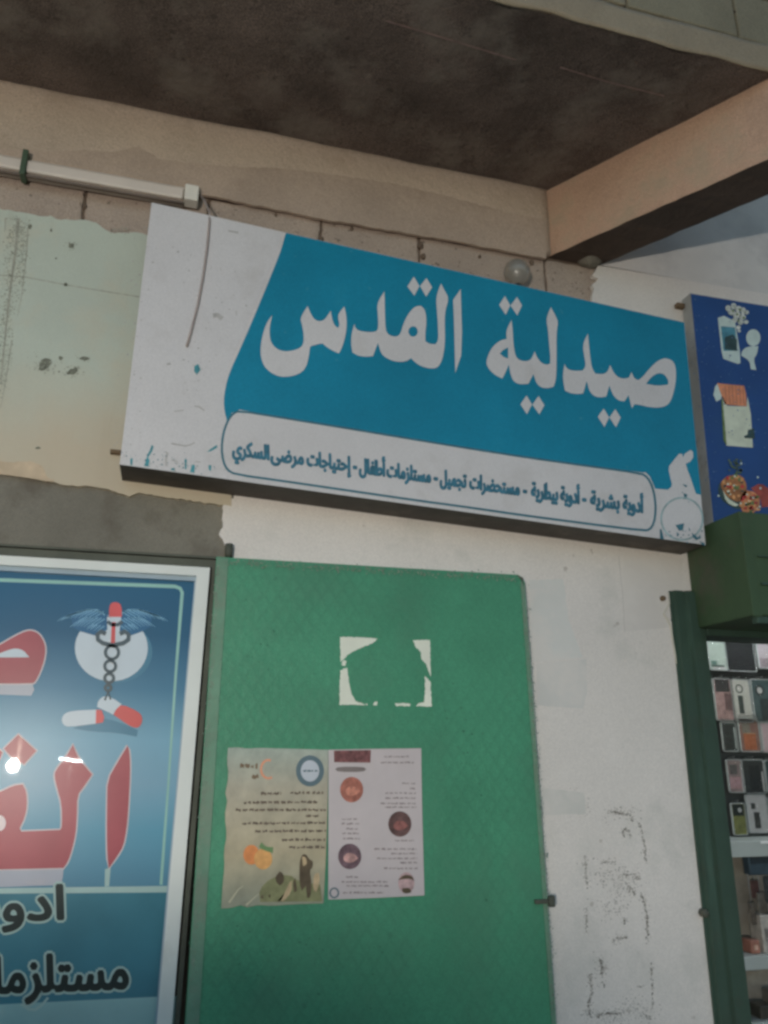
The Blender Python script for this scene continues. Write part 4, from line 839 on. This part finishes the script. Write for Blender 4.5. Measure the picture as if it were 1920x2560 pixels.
# the opening's steel frame
fr = thing('door_frame', 'dark green steel door frame of the phone case shop beside the white wall', 'door frame', (1.72, -.02, .13))
jl_t, jl_b = P(1679, 1560, Y=-.035), P(1800, 2560, Y=-.035); jr_t, jr_b = P(1768, 1600, Y=-.035), P(1890, 2558, Y=-.035)
xa, xb_ = (jl_t.x+jl_b.x)/2+.004, (jr_t.x+jr_b.x)/2
ztj = P(1690, 1476, Y=-.035).z
def jamb(x0, x1, nm):
    prof = [(0, .012), (.06, .012), (.10, 0), (.34, 0), (.38, .010), (.46, .010), (.50, 0), (.78, 0), (.82, .012), (1, .012)]
    w_ = x1-x0; v, f = [], []; zs = lin(.14, ztj, 20)
    for z in zs:
        for t, d in prof: v.append((x0+w_*t, -.036+d, z))
    n = len(prof)
    for j in range(len(zs)-1):
        for i in range(n-1): a = j*n+i; f.append((a, a+1, a+n+1, a+n))
    k_ = len(v); v += [(x0, .12, .14), (x1, .12, .14), (x0, .12, ztj), (x1, .12, ztj)]
    m = len(zs)-1
    f += [tuple([j*n for j in range(m+1)]+[k_+2, k_]), tuple([j*n+n-1 for j in range(m, -1, -1)]+[k_+1, k_+3]), tuple(list(range(m*n, m*n+n))+[k_+3, k_+2]), (k_, k_+2, k_+3, k_+1), tuple(list(range(n))[::-1]+[k_, k_+1])]
    return obj(nm, v, f, greendk, fr)
jamb(xa, xb_, 'jamb'); jamb(3.6, 3.72, 'jamb')
box('head', (xb_+.001, -.03, 2.03), (3.6, .1, zbot-.0225), greendk, fr, .003)
p = P(1657, 1496, Y=-.02); lathe('frame_bolt', [(.009, .012), (.009, -.004), (.006, -.01), (.001, -.011)], (p.x, -.02, p.z), rust, fr, 10, axis='Y')
p = P(1762, 2283, Y=-.03); lathe('frame_lug', [(.012, .012), (.013, -.004), (.009, -.012), (.001, -.013)], (p.x, -.027, p.z), framed, fr, 12, axis='Y')
wp = [P(x, y, Y=-.019) for x, y in Z5([(992, 320), (1000, 400), (975, 440), (962, 470), (985, 500), (1005, 540), (1015, 590), (1025, 660), (1040, 745), (1045, 800)])]
tag(tube('cable', wp, .0026, cablew, None, base=wp[-1]), 'thin white cable running down beside the dark green door frame', 'cable')

# interior of the phone shop
inm = M('shop_interior_wall', A(90, 92, 90), .8, .1, 3)
rm = thing('shop_interior', 'dim grey inside walls, ceiling and back partition of the phone case shop', 'room', (2.6, .9, .13))
YR = .80
box('back_partition', (1.6, YR+.03, .14), (4.0, YR+.08, 2.6), M('black_pegboard', A(46, 50, 50), .7, .15, 10), rm)
box('ceiling', (1.6, .26, 2.5), (4.0, YR+.02, 2.56), inm, rm); box('side_wall', (1.55, .26, .14), (1.6, YR+.08, 2.6), inm, rm); box('side_wall', (4.0, .26, .14), (4.05, YR+.08, 2.6), inm, rm)
box('floor_slab', (1.6, .04, .131), (4.0, YR+.02, .15), inm, rm)
tl_ = thing('tube_lamp', 'lit white tube lamp on the ceiling inside the phone case shop', 'lamp', (2.5, .42, 2.5))
box('housing', (2.1, .40, 2.465), (2.9, .44, 2.499), framew, tl_, .004)
tube('tube', [(2.12, .42, 2.448), (2.88, .42, 2.448)], .013, M('lit_shop_tube', (.8, .8, .8), emit=((.95, 1, 1), SHOP_W)), tl_, 12)
# hanging cases: (label, crop box, body colour, details)
clear = dict(coat=.8, crough=.06)
def rrect(x0, z0, x1, z1, r, n=4):
    o = []
    for cx_, cz_, a in ((x1-r, z1-r, 0), (x0+r, z1-r, 90), (x0+r, z0+r, 180), (x1-r, z0+r, 270)):
        o += [(cx_+r*math.cos(math.radians(a+90*i/n)), cz_+r*math.sin(math.radians(a+90*i/n))) for i in range(n+1)]
    return o
bag = M('clear_wrap', A(150, 156, 156), .15, .2, 40, coat=1, crough=.04, spec=.8)
film_wrap = M('wrap_film', (.03, .03, .03), .1, .05, 10, 1.0, 38, spec=1)
film_wrap.node_tree.nodes['Principled BSDF'].inputs['Alpha'].default_value = .2
film_wrap.node_tree.nodes['Bump'].inputs['Distance'].default_value = .05
def case(label, z, bx, col, det=(), var=.1):
    (ax, ay), (bx_, by) = z([(bx[0], bx[1]), (bx[2], bx[3])])
    a, b = P((ax+bx_)/2-(bx_-ax)/2, (ay+by)/2, Y=YR), P((ax+bx_)/2+(bx_-ax)/2, (ay+by)/2, Y=YR)
    zt2, zb2 = P((ax+bx_)/2, ay, Y=YR).z, P((ax+bx_)/2, by, Y=YR).z
    w_ = (b.x-a.x); xm = (a.x+b.x)/2
    t = thing('phone_case', label, 'phone case', (xm, YR, zb2), 'phone cases hanging on the shop rack')
    x0, x1 = xm-w_*.47, xm+w_*.47
    m = M('case_%s_%d' % ('_'.join(map(str, col)), int(var*100)), A(*col), .35, var, 40, **clear)
    bd_ = wplate('body', [rrect(x0, zb2, x1, zt2-.012, .009)], YR-.008, .0085, m, t)
    wplate('rim', [rrect(x0-.0015, zb2-.0015, x1+.0015, zt2-.0105, .0105), rrect(x0+.003, zb2+.003, x1-.003, zt2-.015, .007)], YR-.0105, .009, bag, t)
    tube('hook', [(xm, YR+.03, zt2-.004), (xm, YR-.012, zt2-.004), (xm, YR-.014, zt2+.002)], .0018, alu, t, 6)
    H = zt2-.012-zb2; W_ = x1-x0
    wplate('clear_wrap', [rrect(x0-.004, zb2-.004, x1+.004, zt2+.004, .006)], YR-.0165, .0004, film_wrap, t)
    for i, (kind, u, v_, a_, b2, c) in enumerate(det):
        mm = M('casedet_%s' % '_'.join(map(str, c)), A(*c), .35, .25, 60, **clear); yy = YR-.0088-.0012*i
        px, pz = x0+W_*u, zb2+H*v_
        if kind == 'rect': wplate('printed_panel', [[(px, pz), (px+W_*a_, pz), (px+W_*a_, pz+H*b2), (px, pz+H*b2)]], yy, .001, mm, bd_)
        elif kind == 'ring': wplate('lens_ring', [[(px+a_*W_*math.cos(q), pz+a_*W_*math.sin(q)) for q in [j*.349 for j in range(18)]], [(px+b2*W_*math.cos(q), pz+b2*W_*math.sin(q)) for q in [j*.349 for j in range(18)]]], yy, .001, mm, bd_)
        elif kind == 'disc': wplate('lens_disc', [[(px+a_*W_*math.cos(q), pz+a_*W_*math.sin(q)) for q in [j*.349 for j in range(18)]]], yy, .001, mm, bd_)
    return t
Z7 = Zm(1680, 1300, 4.608); Z8 = Zm(1760, 1740, 5.267)
case('pale green patterned phone case at the top of the rack beside the frame', Z7, (395, 1330, 615, 1730), (158, 172, 164), [('rect', .2, .02, .7, .08, (178, 182, 176)), ('rect', .1, .1, .7, .05, (60, 80, 76)), ('rect', .1, .16, .3, .12, (92, 120, 112))])
case('large plain black phone case in the top row of the rack', Z7, (600, 1335, 945, 1745), (34, 36, 38), [])
case('pale pink and white phone case in the top row right of the black one', Z7, (960, 1345, 1190, 1715), (172, 164, 170), [('rect', .1, .05, .8, .3, (136, 126, 132))])
case('dusty pink phone case with dark upper part beside the frame', Z7, (470, 1800, 690, 2310), (150, 122, 120), [('rect', .1, .68, .8, .3, (50, 50, 50)), ('rect', .55, .25, .4, .4, (96, 74, 74))], .3)
case('ivory phone case with a ring and one long dark slot', Z7, (670, 1810, 900, 2330), (176, 178, 166), [('ring', .45, .78, .2, .14, (64, 72, 70)), ('rect', .32, .2, .26, .42, (44, 54, 52))])
case('dark teal phone case with a bright round lens', Z7, (905, 1810, 1190, 2330), (58, 78, 80), [('ring', .35, .74, .2, .12, (40, 52, 54)), ('disc', .35, .74, .11, 0, (190, 196, 190)), ('rect', .3, .05, .6, .5, (34, 48, 52))])
case('black phone case in shiny clear wrap, third row beside the frame', Z8, (215, 310, 420, 730), (44, 54, 54), [('rect', .1, .55, .7, .35, (28, 36, 38)), ('rect', .1, .1, .6, .4, (30, 38, 40)), ('rect', .8, .1, .1, .7, (150, 160, 158))])
case('orange brown phone case wrapped in clear plastic', Z8, (440, 260, 720, 735), (122, 92, 84), [('rect', .2, .06, .6, .48, (160, 92, 60)), ('rect', .15, .55, .4, .3, (110, 104, 96)), ('rect', .2, .54, .6, .02, (190, 140, 110))], .2)
case('pale pink phone case right of the orange brown one', Z8, (725, 320, 950, 745), (178, 152, 158), [('rect', .05, .1, .08, .8, (206, 196, 196))])
case('grey and pink phone case in the fourth row beside the frame', Z8, (290, 800, 500, 1270), (134, 118, 118), [('rect', .1, .12, .75, .35, (168, 132, 136)), ('rect', .15, .55, .5, .3, (84, 82, 82)), ('rect', .85, .06, .08, .8, (190, 190, 190))], .25)
case('black glossy phone case with a bright side edge in the fourth row', Z8, (490, 800, 790, 1280), (40, 46, 48), [('rect', .86, .04, .07, .6, (196, 204, 204)), ('rect', .3, .08, .5, .75, (24, 30, 32))])
case('dark blue green phone case at the right of the fourth row', Z8, (790, 810, 1010, 1270), (38, 62, 64), [])
case('small yellow green toy-like phone case with black top', Z8, (350, 1370, 540, 1830), (112, 116, 66), [('rect', .1, .6, .8, .36, (32, 40, 36)), ('disc', .6, .78, .14, 0, (170, 176, 170))], .3)
case('white phone case with two black slots above the counter', Z8, (545, 1260, 830, 1800), (184, 184, 176), [('rect', .22, .62, .2, .16, (52, 56, 54)), ('rect', .3, .12, .28, .42, (48, 50, 48))])
case('black and brown phone case at the right of the bottom row', Z8, (830, 1300, 1040, 1790), (60, 56, 52), [])
# display cabinet under the rack
cab = thing('display_cabinet', 'pale grey display cabinet with shelves standing under the phone case rack', 'cabinet', (2.9, YR-.1, .15))
Z9 = Zm(1780, 2080, 4.608)
YK = YR-.16
zz = lambda y: P(1900, 2080+y/4.608, Y=YK).z
cabm = M('cabinet_laminate', A(128, 134, 132), .45, .06, 6, spec=.5)
box('counter_top', (1.62, YK, zz(285)), (3.6, YR+.028, zz(100)), cabm, cab, .003)
box('shelf', (1.62, YK, zz(1590)), (3.6, YR+.02, zz(1430)), cabm, cab, .003)
box('shelf', (1.62, YK, zz(2330)), (3.6, YR+.02, zz(2200)), cabm, cab, .003)
box('back_panel', (1.62, YR+.012, .16), (3.6, YR+.028, zz(286)), M('cabinet_back', A(104, 100, 92), .6, .25, 14), cab)
box('plinth', (1.62, YK+.02, .15), (3.6, YR+.01, .3), cabm, cab)
for xx in (1.64, 3.55): box('side_panel', (xx, YK+.001, .3), (xx+.02, YR+.01, zz(286)), cabm, cab)
def goods(label, bx, col, zfloor, cat='box', det=None, name='goods_box'):
    (ax, ay), (bx_, by) = Z9([(bx[0], bx[1]), (bx[2], bx[3])]); Yg = YK+.03
    a, b = P(ax, ay, Y=Yg), P(bx_, by, Y=Yg); h = max(.02, a.z-b.z)
    t = thing(name, label, cat, ((a.x+b.x)/2, Yg+.03, zfloor), 'small goods in the display cabinet')
    box('carton', (a.x, Yg, zfloor+.0005), (b.x, Yg+.07, zfloor+h), M('goods_%s' % '_'.join(map(str, col)), A(*col), .4, .3, 30, coat=.4), t, .004)
    if det: box('label_panel', (a.x+.012, Yg-.0015, zfloor+h*.3), (b.x-.012, Yg-.0002, zfloor+h*.65), M('goods_%s' % '_'.join(map(str, det)), A(*det), .4, .3, 40), t)
    return t
z1_ = zz(1429)
goods('reddish brown small carton on the upper cabinet shelf', (430, 1110, 550, 1260), (124, 86, 74), z1_+.0, det=(150, 126, 112))
goods('pale grey carton beside the reddish brown one on the shelf', (556, 1000, 760, 1430), (132, 128, 122), z1_, det=(90, 86, 84))
goods('tall brown grey carton behind the edge of the shelf', (770, 640, 960, 1430), (110, 102, 94), z1_, det=(60, 58, 62))
z2_ = zz(2199)
goods('dark brown carton on the lower cabinet shelf', (520, 1760, 700, 1900), (48, 46, 40), z2_)
goods('grey black carton on the lower cabinet shelf further inside', (715, 1900, 900, 2190), (84, 82, 76), z2_, det=(120, 116, 108))
hz = thing('hanging_packet', 'dark blue wrapped packet hanging under the counter top', 'packet', P(1890, 2190, Y=YK+.04), 'small goods in the display cabinet')
(ax, ay), (bx_, by) = Z9([(415, 288), (760, 490)]); a, b = P(ax, ay, Y=YK+.04), P(bx_, by, Y=YK+.04)
box('packet', (a.x, YK+.04, b.z), (b.x, YK+.08, zz(286)-.002), M('goods_navy', A(46, 58, 66), .35, .25, 30, coat=.5), hz, .006)
box('header_card', (a.x+.01, YK+.036, zz(286)-.03), (b.x-.01, YK+.0395, zz(286)-.004), M('goods_navy_dark', A(32, 40, 46), .4, .2, 30), hz)
for i, (bx4, col, lb) in enumerate((((450, 560, 560, 760), (96, 70, 66), 'small dull red packet hanging under the dark blue packet'), ((520, 700, 640, 980), (116, 112, 104), 'greyish clear packet hanging below the dull red one'), ((600, 520, 720, 820), (70, 76, 78), 'slate grey packet hanging inside the cabinet'), ((430, 820, 520, 1060), (104, 96, 86), 'narrow khaki packet hanging beside the cabinet edge'), ((660, 820, 780, 1000), (140, 134, 124), 'pale wrapped packet hanging deep inside the cabinet'))):
    (ax, ay), (bx_, by) = Z9([(bx4[0], bx4[1]), (bx4[2], bx4[3])]); yk = YK+.09-.012*i; a, b = P(ax, ay, Y=yk), P(bx_, by, Y=yk)
    t = thing('hanging_packet', lb, 'packet', ((a.x+b.x)/2, yk, b.z), 'small goods in the display cabinet')
    box('packet', (a.x, yk, b.z), (b.x, yk+.01, a.z), M('packet_%d' % i, A(*col), .3, .4, 45, .4, 40, coat=.6), t, .004)
    wplate('clear_wrap', [rrect(a.x-.003, b.z-.003, b.x+.003, a.z+.006, .004)], yk-.003, .0004, film_wrap, t)
    tube('hook', [((a.x+b.x)/2, yk+.005, a.z), ((a.x+b.x)/2, yk+.005, zz(286)-.001)], .0015, alu, t, 6)
p = P(1912, 2094, Y=YK-.002); 
pt = thing('price_tag', 'white price tag strip on the counter top front edge', 'tag', (p.x, YK, p.z-.01))
box('strip', (p.x-.022, YK-.003, zz(98)-.012), (p.x+.06, YK-.0003, zz(98)-.002), M('tag_white', A(190, 192, 186), .4), pt)

# ------------------------------------------------------------------ street lamps whose reflections show in the window film
pq = P(32, 1915, Y=YQ); d = pq-CAM; d.y *= -1
lp = pq+d*((YQ+3.7)/-d.y)
pole = M('stall_pole', A(120, 118, 110), .5, .2, 10, metal=.5)
st = thing('stall_lamp', 'lit bare bulb on a pole stand at the roadside opposite the pharmacy', 'lamp', (lp.x, lp.y-.18, 0))
lathe('globe', [(.006, -.034), (.018, -.029), (.028, -.016), (.033, 0), (.029, .014), (.02, .03), (.014, .042)], lp, M('lit_bulb', (.8, .8, .8), emit=((1, .93, .83), BULB_W)), st, 20)
lathe('socket', [(.015, .043), (.017, .05), (.017, .09), (.008, .1)], lp, black, st, 12)
tube('pole', [(lp.x, lp.y-.18, .0), (lp.x, lp.y-.18, 1.2), (lp.x, lp.y-.18, lp.z+.2), (lp.x, lp.y-.12, lp.z+.24), (lp.x, lp.y-.03, lp.z+.22), (lp.x, lp.y, lp.z+.16), (lp.x, lp.y, lp.z+.1)], .012, pole, st, 8)
lathe('foot', [(.16, .0), (.16, .02), (.03, .035), (.02, .08)], (lp.x, lp.y-.18, 0), pole, st, 16)
pq = P(177, 1900, Y=YQ); d = pq-CAM; d.y *= -1
tp = pq+d*((YQ+9.5)/-d.y)
st2 = thing('tube_lamp_stand', 'lit tube lamp on a pole stand across the street from the pharmacy', 'lamp', (tp.x, tp.y-.05, 0))
tube('tube', [(tp.x+.14, tp.y, tp.z-.02), (tp.x-.14, tp.y, tp.z+.02)], .013, M('lit_tube', (.8, .8, .8), emit=((.9, .97, 1), TUBE_W)), st2, 12)
box('housing', (tp.x-.17, tp.y-.05, tp.z-.035), (tp.x+.17, tp.y-.02, tp.z+.035), pole, st2, .004)
tube('pole', [(tp.x, tp.y-.05, 0), (tp.x, tp.y-.05, .8), (tp.x, tp.y-.05, tp.z)], .012, pole, st2, 8)
lathe('foot', [(.16, .0), (.16, .02), (.03, .035), (.02, .08)], (tp.x, tp.y-.05, 0), pole, st2, 16)

# unseen trestle table and crates, added to shade the lower door from the bulb
wood = M('shade_wood', A(120, 92, 66), .8, .2, 8, .3, 40)
sx, sy, ztop = lp.x, -3.22, lp.z-.045
tb = thing('shade_table', 'rough wooden trestle table added out of view under the crates that shade the door', 'table', (sx, sy, 0))
for i in range(4): box('plank', (sx-.71, sy-.22+i*.112, .82), (sx+.33, sy-.112+i*.112, .85), wood, tb, .003)
for x in (sx-.65, sx+.27):
    for y in (sy-.18, sy+.18): box('leg', (x-.025, y-.025, 0), (x+.025, y+.025, .819), wood, tb, .003)
nrow = 3; hh = (ztop-.851)/nrow
for r_ in range(nrow):
    for c_ in range(2):
        x0 = sx-.595+c_*.41; z0 = .851+r_*hh
        w_ = 'bottom middle top'.split()[r_]+' row, '+('far' if c_ else 'near')+' end'
        cr = thing('shade_crate', 'slatted wooden crate added out of view to shade the lower door, '+w_, 'crate', (x0+.2, sy, z0), 'added crates shading the door')
        for j in range(3):
            za = z0+.004+j*(hh-.008)/3; zb_ = za+(hh-.008)/3-.012
            box('slat', (x0+.004, sy-.17, za), (x0+.396, sy-.158, zb_), wood, cr, .001); box('slat', (x0+.004, sy+.158, za), (x0+.396, sy+.17, zb_), wood, cr, .001)
        for xx in (x0+.004, x0+.38): box('end_board', (xx, sy-.1575, z0+.001), (xx+.016, sy+.1575, z0+hh-.002), wood, cr, .001)
        box('base_board', (x0+.021, sy-.157, z0+.003), (x0+.379, sy+.157, z0+.014), wood, cr)
        box('packed_goods', (x0+.024, sy-.154, z0+.0145), (x0+.376, sy+.154, z0+hh-.01), M('packed_fruit', A(140, 110, 60), .6, .3, 20, .5, 25), cr, .01)
